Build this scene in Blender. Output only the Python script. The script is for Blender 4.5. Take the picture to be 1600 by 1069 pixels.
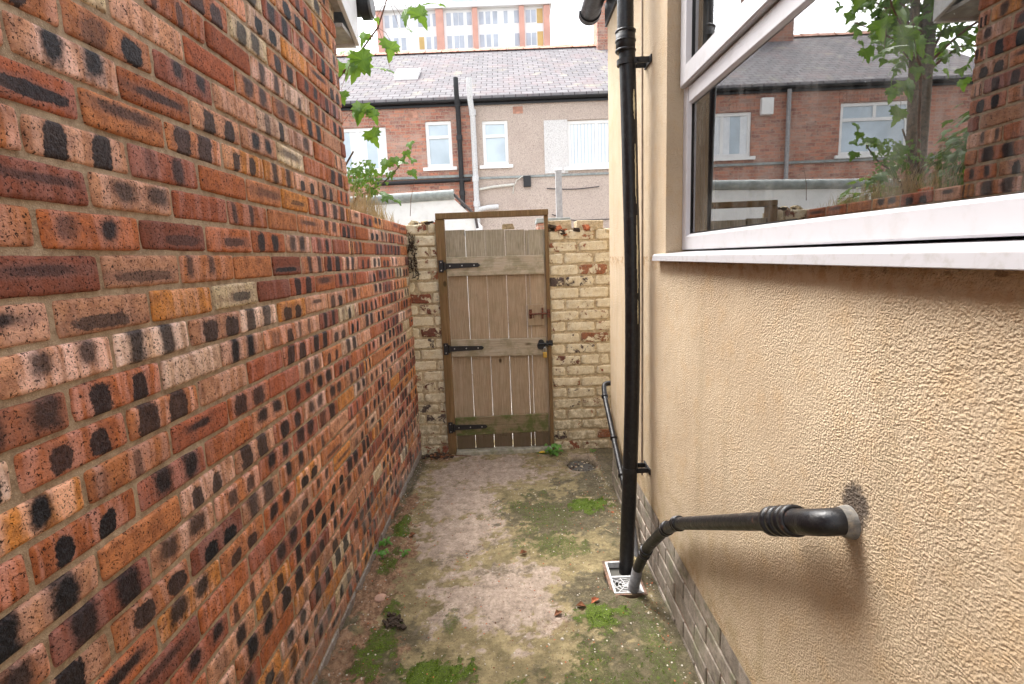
import bpy, math, random
import numpy as np
from mathutils import Vector, Matrix
# ------------------------------------------------------------------ camera, sky, sun, exposure
for _o in list(bpy.data.objects): bpy.data.objects.remove(_o)
SC = bpy.context.scene
COL = SC.collection
rad = math.radians
EYE = 1.52
F_PX = 825.0
cd = bpy.data.cameras.new('camera'); cam = bpy.data.objects.new('camera', cd); COL.objects.link(cam)
_d = np.array([797 - 800, 402 - 534.5, F_PX]); _d /= np.linalg.norm(_d)                       # alley direction in the camera frame
_yv = 534.5 - ((797 - 800) * (1000 - 800) + F_PX ** 2) / (402 - 534.5)
_z = -np.array([1000 - 800, _yv - 534.5, F_PX]); _z /= np.linalg.norm(_z)
_x = np.cross(_d, _z); _x = _x if _x[0] > 0 else -_x
CR = np.array([_x, _d, _z])
cam.matrix_world = Matrix(((CR[0, 0], -CR[0, 1], -CR[0, 2], 0), (CR[1, 0], -CR[1, 1], -CR[1, 2], 0), (CR[2, 0], -CR[2, 1], -CR[2, 2], EYE), (0, 0, 0, 1)))
cd.sensor_width = 36; cd.sensor_fit = 'HORIZONTAL'; cd.lens = F_PX * 36 / 1600; cd.clip_start = 0.02; cd.clip_end = 1500
SC.camera = cam
SUN_EL, SUN_AZ = rad(58), rad(-38)          # azimuth from +Y towards +X
w = bpy.data.worlds.new('World'); SC.world = w; w.use_nodes = True
wn = w.node_tree; bgn = wn.nodes['Background']
sky = wn.nodes.new('ShaderNodeTexSky'); sky.sky_type = 'NISHITA'; sky.sun_disc = False
sky.sun_elevation = SUN_EL; sky.sun_rotation = SUN_AZ; sky.air_density = 1.0; sky.dust_density = 4.0; sky.ozone_density = 1.0
hs = wn.nodes.new('ShaderNodeHueSaturation'); hs.inputs['Saturation'].default_value = 0.22; hs.inputs['Value'].default_value = 1.25
wn.links.new(sky.outputs[0], hs.inputs['Color']); wn.links.new(hs.outputs[0], bgn.inputs['Color'])
bgn.inputs['Strength'].default_value = 0.15
sl = bpy.data.lights.new('sun', 'SUN'); sun = bpy.data.objects.new('sun', sl); COL.objects.link(sun)
sl.energy = 1.15; sl.angle = rad(24); sl.color = (1.0, 0.96, 0.9)
sd = Vector((math.sin(SUN_AZ) * math.cos(SUN_EL), math.cos(SUN_AZ) * math.cos(SUN_EL), math.sin(SUN_EL)))
sun.rotation_euler = sd.to_track_quat('Z', 'Y').to_euler(); sun.location = (0, 0, 20)
SC.view_settings.view_transform = 'Standard'; SC.view_settings.look = 'None'
SC.view_settings.exposure = 1.98; SC.view_settings.gamma = 1.0
SC.render.engine = 'CYCLES'
SC.cycles.max_bounces = 8; SC.cycles.diffuse_bounces = 4; SC.cycles.use_denoising = True
# ------------------------------------------------------------------ helpers
rng = np.random.default_rng(7)
random.seed(11)
class MB:
    """collects geometry, builds ONE mesh object"""
    def __init__(s): s.v = []; s.f = []; s.m = []; s.s = []
    def add(s, vs, fs, mi=0, smooth=False):
        b = len(s.v); s.v += [tuple(map(float, p)) for p in vs]
        for f in fs: s.f.append(tuple(b + i for i in f)); s.m.append(mi); s.s.append(smooth)
    def hexa(s, p, mi=0):
        s.add(p, [(0, 3, 2, 1), (4, 5, 6, 7), (0, 1, 5, 4), (1, 2, 6, 5), (2, 3, 7, 6), (3, 0, 4, 7)], mi)
    def box(s, x0, x1, y0, y1, z0, z1, mi=0, jit=0):
        p = [(x0, y0, z0), (x1, y0, z0), (x1, y1, z0), (x0, y1, z0), (x0, y0, z1), (x1, y0, z1), (x1, y1, z1), (x0, y1, z1)]
        if jit: p = [tuple(c + random.uniform(-jit, jit) for c in q) for q in p]
        s.hexa(p, mi)
    def tube(s, pts, r, n=16, mi=0, cap=True):
        pts = [Vector(p) for p in pts]
        rs = r if isinstance(r, (list, tuple)) else [r] * len(pts)
        rings = []; prev = None
        for i, p in enumerate(pts):
            t = (pts[min(i + 1, len(pts) - 1)] - pts[max(i - 1, 0)])
            t = t.normalized() if t.length > 1e-9 else Vector((0, 0, 1))
            if prev is None:
                a = Vector((0, 0, 1)) if abs(t.z) < .9 else Vector((1, 0, 0))
                u = t.cross(a).normalized()
            else: u = (prev - t * prev.dot(t)).normalized()
            prev = u; vv = t.cross(u)
            rings.append([p + (u * math.cos(2 * math.pi * k / n) + vv * math.sin(2 * math.pi * k / n)) * rs[i] for k in range(n)])
        vs = [q for rg in rings for q in rg]; fs = []
        for i in range(len(pts) - 1):
            for k in range(n):
                k2 = (k + 1) % n; fs.append((i * n + k, i * n + k2, (i + 1) * n + k2, (i + 1) * n + k))
        s.add(vs, fs, mi, True)
        if cap:
            s.add(rings[0], [tuple(range(n))[::-1]], mi); s.add(rings[-1], [tuple(range(n))], mi)
    def prism(s, poly, axis, a, b, mi=0):
        """poly: 2-D points; axis 'x' (poly in yz), 'y' (poly in xz) or 'z' (poly in xy)"""
        def P(q, t): return (t, q[0], q[1]) if axis == 'x' else ((q[0], t, q[1]) if axis == 'y' else (q[0], q[1], t))
        n = len(poly); vs = [P(q, a) for q in poly] + [P(q, b) for q in poly]
        s.add(vs, [tuple(range(n))[::-1], tuple(range(n, 2 * n))] + [(i, (i + 1) % n, n + (i + 1) % n, n + i) for i in range(n)], mi)
    def ring(s, y0, y1, z0, z1, wd, xf, xb, ch=0.008, mi=0):
        """mitred window frame in the yz plane, front towards -x at xf"""
        L = []
        for ins, x in ((0, xb), (0, xf + .004), (.004, xf), (wd - ch, xf), (wd, xf + ch * 1.3), (wd, xb)):
            L.append([(x, y0 + ins, z0 + ins), (x, y1 - ins, z0 + ins), (x, y1 - ins, z1 - ins), (x, y0 + ins, z1 - ins)])
        vs = [p for l in L for p in l]; fs = []
        for i in range(len(L)):
            j = (i + 1) % len(L)
            for k in range(4): fs.append((i * 4 + k, i * 4 + (k + 1) % 4, j * 4 + (k + 1) % 4, j * 4 + k))
        s.add(vs, fs, mi)
    def build(s, name, mats, parent=None, bevel=0, fix=True):
        me = bpy.data.meshes.new(name)
        o0 = Vector((0, 0, 0))
        me.from_pydata(s.v, [], s.f); 
        for m in (mats if isinstance(mats, (list, tuple)) else [mats]): me.materials.append(m)
        me.polygons.foreach_set('material_index', s.m); me.polygons.foreach_set('use_smooth', s.s)
        if fix:
            import bmesh
            bm = bmesh.new(); bm.from_mesh(me); bmesh.ops.recalc_face_normals(bm, faces=bm.faces); bm.to_mesh(me); bm.free()
        o = bpy.data.objects.new(name, me); COL.objects.link(o)
        if parent is not None:
            o.parent = parent; o.matrix_parent_inverse = parent.matrix_world.inverted()
        if bevel:
            b = o.modifiers.new('bevel', 'BEVEL'); b.width = bevel; b.segments = 2; b.limit_method = 'ANGLE'; b.angle_limit = rad(40)
        return o
def tag(o, label=None, cat=None, group=None, kind=None):
    if label: o['label'] = label
    if cat: o['category'] = cat
    if group: o['group'] = group
    if kind: o['kind'] = kind
    return o
def thing(name, loc, label, cat, group=None):
    o = bpy.data.objects.new(name, None); COL.objects.link(o); o.location = loc; o.empty_display_size = .1
    o.matrix_world = Matrix.Translation(loc)
    return tag(o, label, cat, group)
def copy_tree(o, parent=None):
    c = o.copy(); COL.objects.link(c)
    if parent is not None: c.parent = parent
    for ch in list(o.children): copy_tree(ch, c)
    return c
def lattice(n, seed): return np.random.default_rng(seed).random((n, n))
def vnoise(x, y, sc, seed):
    L = lattice(256, seed); x = np.asarray(x) * sc + 1000.3; y = np.asarray(y) * sc + 1000.7
    xi = np.floor(x).astype(int); yi = np.floor(y).astype(int); fx = x - xi; fy = y - yi
    fx = fx * fx * (3 - 2 * fx); fy = fy * fy * (3 - 2 * fy)
    a = L[xi % 256, yi % 256]; b = L[(xi + 1) % 256, yi % 256]; c = L[xi % 256, (yi + 1) % 256]; d = L[(xi + 1) % 256, (yi + 1) % 256]
    return (a * (1 - fx) + b * fx) * (1 - fy) + (c * (1 - fx) + d * fx) * fy
def fbm(x, y, sc, seed, o=4):
    t = 0; a = 1; s = 0
    for i in range(o): t = t + a * vnoise(x, y, sc * 2 ** i, seed + i); s += a; a *= .55
    return t / s
def sst(a, b, x):
    t = np.clip((x - a) / (b - a), 0, 1); return t * t * (3 - 2 * t)
# ------------------------------------------------------------------ materials
class NT:
    def __init__(s, name):
        s.mat = bpy.data.materials.new(name); s.mat.use_nodes = True; s.t = s.mat.node_tree; s.N = s.t.nodes; s.L = s.t.links
        s.b = s.N['Principled BSDF']
    def n(s, ty, ins=None, **kw):
        nd = s.N.new(ty)
        for k, v in kw.items(): setattr(nd, k, v)
        for k, v in (ins or {}).items(): s.set(nd.inputs[k], v)
        return nd
    def set(s, sock, v):
        if hasattr(v, 'is_output') or isinstance(v, bpy.types.NodeSocket): s.L.new(v, sock)
        elif isinstance(v, (int, float)): sock.default_value = v
        else: sock.default_value = tuple(v) + ((1,) if len(v) == 3 and sock.type == 'RGBA' else ())
    def math(s, op, a, b=0.0, c=0.0, clamp=False):
        nd = s.N.new('ShaderNodeMath'); nd.operation = op; nd.use_clamp = clamp
        s.set(nd.inputs[0], a); s.set(nd.inputs[1], b); s.set(nd.inputs[2], c); return nd.outputs[0]
    def mix(s, f, a, b, bt='MIX'):
        nd = s.N.new('ShaderNodeMix'); nd.data_type = 'RGBA'; nd.blend_type = bt; nd.clamp_factor = True
        s.set(nd.inputs[0], f); s.set(nd.inputs[6], a); s.set(nd.inputs[7], b); return nd.outputs[2]
    def ramp(s, x, lo, hi, a=0.0, b=1.0):
        nd = s.N.new('ShaderNodeMapRange'); nd.interpolation_type = 'SMOOTHSTEP'
        s.set(nd.inputs[0], x); nd.inputs[1].default_value = lo; nd.inputs[2].default_value = hi; nd.inputs[3].default_value = a; nd.inputs[4].default_value = b
        return nd.outputs[0]
    def pos(s): return s.n('ShaderNodeNewGeometry').outputs['Position']
    def scaled(s, vec, sc):
        nd = s.N.new('ShaderNodeVectorMath'); nd.operation = 'MULTIPLY'; s.set(nd.inputs[0], vec); nd.inputs[1].default_value = sc; return nd.outputs[0]
    def noise(s, vec, sc, det=3, rough=.55, dist=0):
        nd = s.N.new('ShaderNodeTexNoise'); s.set(nd.inputs['Vector'], vec); nd.inputs['Scale'].default_value = sc
        nd.inputs['Detail'].default_value = det; nd.inputs['Roughness'].default_value = rough; nd.inputs['Distortion'].default_value = dist
        return nd.outputs[0]
    def voro(s, vec, sc, feat='F1', out='Distance', rnd=1.0):
        nd = s.N.new('ShaderNodeTexVoronoi'); nd.feature = feat; s.set(nd.inputs['Vector'], vec); nd.inputs['Scale'].default_value = sc
        nd.inputs['Randomness'].default_value = rnd; return nd.outputs[out]
    def bump(s, h, dist, strength=1.0, normal=None):
        nd = s.N.new('ShaderNodeBump'); s.set(nd.inputs['Height'], h); nd.inputs['Distance'].default_value = dist; nd.inputs['Strength'].default_value = strength
        if normal is not None: s.L.new(normal, nd.inputs['Normal'])
        return nd.outputs[0]
    def attr(s, name):
        nd = s.N.new('ShaderNodeAttribute'); nd.attribute_name = name; return nd
    def sep(s, v):
        nd = s.N.new('ShaderNodeSeparateXYZ'); s.set(nd.inputs[0], v); return nd.outputs
    def out(s, col, rough=.7, normal=None, spec=.4, metal=0.0):
        s.set(s.b.inputs['Base Color'], col); s.set(s.b.inputs['Roughness'], rough)
        s.b.inputs['Specular IOR Level'].default_value = spec; s.b.inputs['Metallic'].default_value = metal
        if normal is not None: s.L.new(normal, s.b.inputs['Normal'])
        return s.mat
def plain(name, col, rough=.6, var=.15, sc=30, spec=.4, bump=0.0, metal=0.0, dirt=None, dirt_amt=.5, dsc=12):
    t = NT(name); p = t.pos(); n = t.noise(p, sc, 4)
    c = t.mix(t.ramp(n, .3, .7), [x * (1 - var) for x in col], [min(1, x * (1 + var)) for x in col])
    if dirt is not None: c = t.mix(t.math('MULTIPLY', t.ramp(t.noise(p, dsc, 5, .65), .48, .72), dirt_amt), c, dirt)
    return t.out(c, rough, t.bump(n, bump) if bump else None, spec, metal)
def m_brick_left():
    t = NT('rustic_brick'); uv = t.sep(t.n('ShaderNodeUVMap').outputs[0]); p = t.pos()
    base = t.attr('Col').outputs['Color']; P = t.attr('P'); Q = t.attr('Q'); pc = t.n('ShaderNodeSeparateColor', {0: P.outputs['Color']}).outputs
    qc = t.n('ShaderNodeSeparateColor', {0: Q.outputs['Color']}).outputs
    n1 = t.noise(p, 38, 3); n2 = t.noise(p, 130, 3, .65); n3 = t.noise(p, 330, 2, .6)
    wob = t.math('MULTIPLY', t.math('SUBTRACT', t.noise(p, 26, 4, .6), .5), 1.15); wob2 = t.math('MULTIPLY', t.math('SUBTRACT', n2, .5), .55)
    u, v = uv[0], uv[1]
    d1 = t.math('ABSOLUTE', t.math('SUBTRACT', u, pc[0])); d2 = t.math('ABSOLUTE', t.math('SUBTRACT', u, pc[1]))
    du = t.math('DIVIDE', t.math('MINIMUM', d1, d2), pc[2])
    dv = t.math('DIVIDE', t.math('ABSOLUTE', t.math('SUBTRACT', v, t.math('MULTIPLY_ADD', t.math('SUBTRACT', qc[2], .5), .026, .0325))), qc[0])
    d = t.math('POWER', t.math('ADD', t.math('POWER', du, 3.2), t.math('POWER', dv, 3.2)), 1 / 3.2)
    d = t.math('ADD', d, t.math('ADD', wob, wob2))
    soft = t.ramp(qc[2], .35, .65); pm = t.n('ShaderNodeMix', {0: soft, 2: t.ramp(d, .86, 1.06, 1, 0), 3: t.ramp(d, .55, 1.30, 1, 0)}).outputs[0]
    side = t.math('LESS_THAN', d1, d2); st = t.n('ShaderNodeMix', {0: side, 2: P.outputs['Alpha'], 3: t.math('MULTIPLY', P.outputs['Alpha'], t.ramp(t.math('FRACT', t.math('MULTIPLY', qc[2], 7.3)), .02, .2, .3, 1))}).outputs[0]
    patch = t.math('MULTIPLY', pm, st)
    halo = t.math('MULTIPLY', t.ramp(d, 1.0, 1.9, 1, 0), qc[1])
    # kiss-mark bands between the burnt patches: the brick's own colour bands run up the face
    uvb = t.n('ShaderNodeCombineXYZ', {0: t.math('MULTIPLY', u, 34), 1: t.math('MULTIPLY', v, 5), 2: t.math('MULTIPLY', qc[2], 90)}).outputs[0]
    band = t.ramp(t.noise(uvb, 1, 2, .5), .42, .62)
    hsv = t.n('ShaderNodeHueSaturation', {'Hue': .492, 'Saturation': .68, 'Value': 1.5, 'Color': base}).outputs[0]
    drk = t.mix(.5, base, (.16, .055, .035))
    c = t.mix(t.ramp(n1, .38, .68), base, drk)
    c = t.mix(t.math('MULTIPLY', band, Q.outputs['Alpha']), c, hsv)
    c = t.mix(t.math('MULTIPLY', t.ramp(n2, .35, .7), .35), c, t.n('ShaderNodeHueSaturation', {'Saturation': 1.1, 'Value': 1.35, 'Color': c}).outputs[0])
    c = t.mix(t.math('MULTIPLY', halo, .5), c, (.24, .145, .13))
    pcl = t.mix(t.ramp(n2, .35, .75), (.006, .0065, .009), (.032, .036, .046))
    c = t.mix(patch, c, pcl)
    pit = t.ramp(t.noise(p, 190, 2, .7, .6), .58, .65)
    pit2 = t.ramp(n2, .66, .74)
    c = t.mix(t.math('MULTIPLY', pit, .9), c, (.016, .009, .009)); c = t.mix(t.math('MULTIPLY', pit2, .55), c, (.045, .02, .02))
    lime = t.math('MULTIPLY', t.ramp(t.noise(p, 90, 4, .75), .60, .70), t.ramp(t.noise(p, 1.1, 2), .5, .72))
    c = t.mix(t.math('MULTIPLY', lime, .5), c, (.5, .44, .40)); z_ = t.sep(p)[2]; c = t.mix(t.math('MULTIPLY', t.ramp(z_, .55, .05, 0, .6), t.ramp(t.noise(p, 14, 4, .7), .42, .62)), c, (.33, .30, .27))
    c = t.mix(t.ramp(t.noise(p, 6, 4, .7), .5, .75, 0, .3), c, (.16, .09, .07))
    h = t.math('SUBTRACT', t.math('ADD', t.math('MULTIPLY', n3, .5), n2), t.math('MULTIPLY', t.math('ADD', pit, pit2), .8))
    return t.out(c, t.ramp(patch, 0, 1, .85, .62), t.bump(h, .0034, 1.0), .2)
def m_mortar(name='sand_mortar', a=(.46, .35, .24), b=(.29, .205, .135)):
    t = NT(name); p = t.pos(); n = t.noise(p, 45, 5, .7); g = t.noise(p, 420, 2)
    c = t.mix(t.ramp(n, .35, .68), a, b); c = t.mix(t.math('MULTIPLY', t.ramp(g, .55, .7), .5), c, [x * 1.5 for x in a])
    return t.out(c, .95, t.bump(t.math('ADD', n, t.math('MULTIPLY', g, .35)), .006), .2)
def m_cream_brick():
    t = NT('flaking_cream_brick'); p = t.pos(); base = t.attr('Col').outputs['Color']; q = t.attr('Q'); qa = q.outputs['Alpha']
    n1 = t.noise(p, 26, 5, .62); n2 = t.noise(p, 90, 4, .7); n3 = t.noise(p, 300, 2)
    s = t.math('ADD', t.math('MULTIPLY', t.noise(p, 15, 5, .65, .4), .75), t.math('MULTIPLY', n2, .25))
    paint = t.ramp(t.math('ADD', s, t.math('MULTIPLY', t.math('SUBTRACT', qa, .5), .5)), .49, .53)
    raw = t.mix(t.ramp(n2, .4, .65), base, t.mix(.5, base, (.035, .03, .03)))
    raw = t.mix(t.ramp(n1, .55, .7), raw, (.33, .22, .16))
    z = t.sep(p)[2]
    cr = t.mix(t.ramp(n1, .3, .7), (.82, .75, .58), (.72, .62, .42))
    cr = t.mix(t.ramp(n2, .52, .75), cr, (.46, .35, .20))
    grime = t.math('MULTIPLY', t.ramp(z, .75, .15), t.ramp(n1, .35, .6))
    cr = t.mix(t.math('MULTIPLY', grime, .6), cr, (.26, .21, .13))
    c = t.mix(paint, raw, cr)
    c = t.mix(t.math('MULTIPLY', t.ramp(n3, .62, .72), .5), c, (.10, .07, .05))
    h = t.math('ADD', t.math('MULTIPLY', paint, .6), t.math('ADD', n2, t.math('MULTIPLY', n3, .4)))
    return t.out(c, .85, t.bump(h, .005), .25)
def m_render_wall():
    t = NT('buff_render'); p = t.pos(); x, y, z = t.sep(p)
    ps = t.scaled(p, (1, 1, 1.25))
    n1 = t.noise(ps, 215, 2, .55, .2); v1 = t.voro(t.n('ShaderNodeVectorMath', {0: ps, 1: t.scaled(t.n('ShaderNodeTexNoise', {'Vector': ps, 'Scale': 60.0}).outputs[1], (.012,) * 3)}, operation='ADD').outputs[0], 190, 'SMOOTH_F1')
    big = t.noise(p, 2.2, 4, .6); mid = t.noise(p, 14, 4, .6)
    c = t.mix(t.ramp(big, .3, .7), (.48, .37, .25), (.54, .43, .30))
    c = t.mix(t.math('MULTIPLY', t.ramp(mid, .45, .75), .35), c, (.52, .34, .17))
    c = t.mix(t.math('MULTIPLY', t.ramp(n1, .42, .30), .18), c, (.34, .2, .09))
    # grime stains: round the pipe hole and below it, below the sill, above the brick footing
    def dist(cy, cz, sy, sz):
        a = t.math('MULTIPLY', t.math('SUBTRACT', y, cy), 1 / sy); b = t.math('MULTIPLY', t.math('SUBTRACT', z, cz), 1 / sz)
        return t.math('ADD', t.math('SQRT', t.math('ADD', t.math('MULTIPLY', a, a), t.math('MULTIPLY', b, b))), t.math('MULTIPLY', t.math('SUBTRACT', t.noise(p, 60, 4, .7), .5), 1.3))
    c = t.mix(t.ramp(dist(.915, 1.040, .034, .040), .8, 1.35, .92, 0), c, (.075, .06, .05))
    c = t.mix(t.ramp(dist(.925, .90, .05, .12), .5, 1.4, .28, 0), c, (.26, .15, .07))
    below = t.math('LESS_THAN', z, 1.4995); c = t.mix(t.math('MULTIPLY', t.math('MULTIPLY', below, t.ramp(z, 1.40, 1.50)), t.ramp(t.noise(p, 24, 5, .7), .45, .62)), c, (.40, .25, .13))
    c = t.mix(t.math('MULTIPLY', t.math('MULTIPLY', below, t.ramp(z, 1.45, 1.49)), t.math('MULTIPLY', t.ramp(t.noise(t.scaled(p, (1, .5, 1)), 55, 4, .7), .56, .62), .8)), c, (.12, .07, .04))
    c = t.mix(t.math('MULTIPLY', t.ramp(z, .46, .34), t.ramp(t.noise(p, 30, 4, .7), .4, .65)), c, (.42, .29, .16))
    c = t.mix(t.math('MULTIPLY', t.ramp(t.noise(t.scaled(p, (1, 1, .12)), 9, 4, .6), .55, .75), .22), c, (.30, .23, .13)); c = t.mix(t.math('MULTIPLY', t.ramp(z, .75, .34), t.ramp(mid, .4, .65, 0, .35)), c, (.30, .26, .15))
    vc = t.math('ABSOLUTE', t.math('SUBTRACT', t.noise(p, 1.7, 5, .6), .5)); c = t.mix(t.math('MULTIPLY', t.ramp(vc, .0022, .0004), .0), c, (.2, .13, .08))
    h = t.math('ADD', t.math('MULTIPLY', n1, 1.0), t.math('MULTIPLY', v1, .8))
    smooth = t.ramp(t.noise(p, 3.1, 3), .42, .58, .55, 1.0)
    h = t.math('MULTIPLY', h, smooth)
    return t.out(c, .8, t.bump(t.math('ADD', h, t.math('MULTIPLY', mid, .8)), .0034, 1.0), .25)
def m_paint_plinth():
    t = NT('painted_footing_brick'); p = t.pos(); base = t.attr('Col').outputs['Color']
    n1 = t.noise(p, 20, 5, .65); n2 = t.noise(p, 110, 4, .7)
    c = t.mix(t.ramp(n1, .35, .65), base, (.20, .17, .14)); c = t.mix(t.math('MULTIPLY', t.ramp(t.noise(p, 9, 4, .7), .5, .7), .55), c, (.14, .15, .07))
    c = t.mix(t.math('MULTIPLY', t.ramp(n2, .62, .7), .7), c, (.10, .06, .04))
    return t.out(c, .85, t.bump(n2, .003), .3)
def m_ground():
    t = NT('mossy_concrete'); p = t.pos(); M = t.attr('mask'); m = t.n('ShaderNodeSeparateColor', {0: M.outputs['Color']}).outputs
    n1 = t.noise(p, 9, 5, .65); n2 = t.noise(p, 60, 4, .7); n3 = t.noise(p, 260, 3, .7)
    lite = t.mix(t.ramp(n2, .35, .7), (.50, .41, .345), (.37, .30, .25))
    olive = t.mix(t.ramp(n1, .35, .65), (.36, .30, .17), (.22, .185, .10))
    c = t.mix(t.ramp(t.math('ADD', m[2], t.math('MULTIPLY', t.math('SUBTRACT', n2, .5), 1.1)), .2, .8), olive, lite)
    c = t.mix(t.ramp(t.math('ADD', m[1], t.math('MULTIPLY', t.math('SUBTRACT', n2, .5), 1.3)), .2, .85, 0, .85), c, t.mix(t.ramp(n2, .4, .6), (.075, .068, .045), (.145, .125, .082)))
    soil = t.mix(t.ramp(n2, .35, .65), (.40, .26, .17), (.20, .115, .07))
    c = t.mix(t.ramp(t.math('ADD', M.outputs['Alpha'], t.math('MULTIPLY', t.math('SUBTRACT', n2, .5), 1.2)), .35, .8), c, soil)
    moss = t.mix(t.ramp(n3, .38, .62), (.15, .22, .02), (.035, .06, .012))
    tone = t.noise(p, 17, 5, .75); c = t.mix(1.0, c, t.mix(t.ramp(tone, .3, .7), (.68, .65, .60), (1.22, 1.18, 1.14)), 'MULTIPLY')
    c = t.mix(t.ramp(t.noise(p, 75, 5, .8), .54, .66, 0, .5), c, (.055, .045, .03))
    mm = t.math('ADD', m[0], t.math('MULTIPLY', t.math('SUBTRACT', t.noise(p, 100, 5, .85), .5), 2.0)); c = t.mix(t.ramp(t.math('ADD', m[0], t.math('MULTIPLY', t.math('SUBTRACT', n2, .5), 1.0)), .2, .6, 0, .7), c, (.07, .075, .025)); c = t.mix(t.ramp(mm, .5, .75), c, moss)
    peb = t.ramp(t.voro(p, 130), .16, .24, 1, 0); pk = t.n('ShaderNodeSeparateColor', {0: t.voro(p, 130, 'F1', 'Color')}).outputs
    c = t.mix(t.math('MULTIPLY', peb, t.ramp(pk[0], .86, .90)), c, (.46, .41, .34))
    c = t.mix(t.math('MULTIPLY', peb, t.ramp(pk[1], .80, .84)), c, (.05, .035, .03))
    c = t.mix(t.math('MULTIPLY', t.ramp(n3, .6, .72), .45), c, (.5, .42, .33))
    c = t.mix(t.math('MULTIPLY', t.ramp(n3, .42, .3), .55), c, (.07, .055, .04))
    h = t.math('ADD', t.math('ADD', t.math('MULTIPLY', n1, 1.5), n2), t.math('MULTIPLY', n3, .7))
    return t.out(c, .9, t.bump(h, .009), .25)
def m_wood(name, cols, moss=.0):
    t = NT(name); p = t.pos(); oi = t.n('ShaderNodeObjectInfo').outputs['Random']
    off = t.n('ShaderNodeCombineXYZ', {0: t.math('MULTIPLY', oi, 37.0), 1: t.math('MULTIPLY', oi, 11.0), 2: 0.0}).outputs[0]
    q = t.n('ShaderNodeVectorMath', {0: p, 1: off}, operation='ADD').outputs[0]
    sc = (1, 1, .045) if 'rail' not in name else (.045, 1, 1)
    qs = t.scaled(q, sc)
    g = t.noise(qs, 170, 4, .6, .3); g2 = t.noise(qs, 50, 4, .6, .8); z = t.sep(p)[2]
    knot = t.ramp(t.voro(t.scaled(q, (1, .2, .55) if 'rail' not in name else (.4, .2, 1)), 7.5), .05, .13, 1, 0)
    c = t.mix(t.ramp(g, .3, .7), cols[0], cols[1]); c = t.mix(t.ramp(g2, .45, .75, 0, .6), c, cols[2])
    grey = t.math('MULTIPLY', t.ramp(z, 1.42, 1.58), .8)
    if 'board' in name:
        c = t.mix(grey, c, t.mix(t.ramp(g, .35, .65), (.50, .46, .37), (.31, .285, .22)))
        c = t.mix(t.ramp(z, .22, .10, 0, .75), c, (.075, .052, .03))
    c = t.mix(knot, c, (.07, .04, .02))
    if moss: c = t.mix(t.math('MULTIPLY', t.ramp(t.noise(p, 10, 4, .7), .42, .62), moss), c, (.10, .13, .035))
    c = t.mix(t.math('MULTIPLY', t.ramp(oi, 0, 1), .18), c, (.10, .07, .045))
    return t.out(c, .82, t.bump(t.math('ADD', g, t.math('MULTIPLY', g2, .6)), .003), .25)
def m_black_pipe(name='black_painted_pipe', flecks=.25):
    t = NT(name); p = t.pos(); n = t.noise(p, 55, 5, .7); n2 = t.noise(t.scaled(p, (1, 1, .5)), 26, 4, .6)
    c = t.mix(t.ramp(n, .4, .7), (.006, .006, .008), (.02, .019, .019))
    c = t.mix(t.math('MULTIPLY', t.ramp(n2, .66, .70), flecks * 3), c, (.22, .20, .19))
    c = t.mix(t.math('MULTIPLY', t.ramp(t.noise(p, 40, 3), .66, .72), flecks), c, (.22, .09, .05))
    return t.out(c, t.ramp(n, .3, .7, .28, .5), t.bump(n, .0014), .4)
def m_far_brick():
    t = NT('terrace_brick'); p = t.pos(); s = t.sep(p)
    uv = t.n('ShaderNodeCombineXYZ', {0: t.math('ADD', s[0], s[1]), 1: s[2], 2: 0.0}).outputs[0]
    b = t.n('ShaderNodeTexBrick', {'Vector': uv, 'Color1': (.52, .20, .13), 'Color2': (.22, .09, .08), 'Mortar': (.40, .30, .25), 'Scale': 1.0, 'Mortar Size': .008, 'Mortar Smooth': .3, 'Bias': -.05, 'Brick Width': .228, 'Row Height': .076})
    n = t.noise(p, 3.5, 5, .7); n2 = t.noise(p, 20, 4, .7)
    c = t.mix(t.ramp(n2, .42, .62, 0, .6), b.outputs[0], (.50, .30, .20)); c = t.mix(t.ramp(n, .42, .66, 0, .6), c, (.46, .34, .28)); c = t.mix(t.ramp(t.noise(p, 14, 2), .6, .68, 0, .5), c, (.08, .05, .05))
    return t.out(c, .9, t.bump(b.outputs[1], -.006), .2)
def m_pebble(name, a, b2, d):
    t = NT(name); p = t.pos(); v = t.n('ShaderNodeSeparateColor', {0: t.voro(p, 75, 'F1', 'Color')}).outputs; vd = t.voro(p, 75)
    c = t.mix(v[0], a, b2); c = t.mix(t.ramp(v[1], .78, .84, 0, .8), c, d); c = t.mix(t.ramp(t.noise(p, 1.3, 5, .65), .45, .75, 0, .35), c, d)
    return t.out(c, .9, t.bump(vd, .015), .2)
def m_slate():
    t = NT('roof_slate'); p = t.pos(); s = t.sep(p)
    uv = t.n('ShaderNodeCombineXYZ', {0: s[0], 1: t.math('MULTIPLY', s[2], 1.9), 2: 0.0}).outputs[0]
    b = t.n('ShaderNodeTexBrick', {'Vector': uv, 'Color1': (.225, .215, .222), 'Color2': (.175, .168, .175), 'Mortar': (.07, .055, .06), 'Scale': 1.0, 'Mortar Size': .010, 'Mortar Smooth': .2, 'Brick Width': .26, 'Row Height': .185})
    n = t.noise(p, 1.6, 5, .7); n2 = t.noise(p, 9, 4, .7)
    c = t.mix(t.ramp(n, .45, .7, 0, .6), b.outputs[0], (.24, .18, .18)); c = t.mix(t.ramp(n2, .5, .75, 0, .55), c, (.09, .085, .09))
    c = t.mix(t.ramp(t.noise(t.scaled(p, (1, 1, .4)), 2.3, 4), .55, .75, 0, .35), c, (.40, .38, .27))
    return t.out(c, .92, t.bump(b.outputs[1], -.02), .08)
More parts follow.
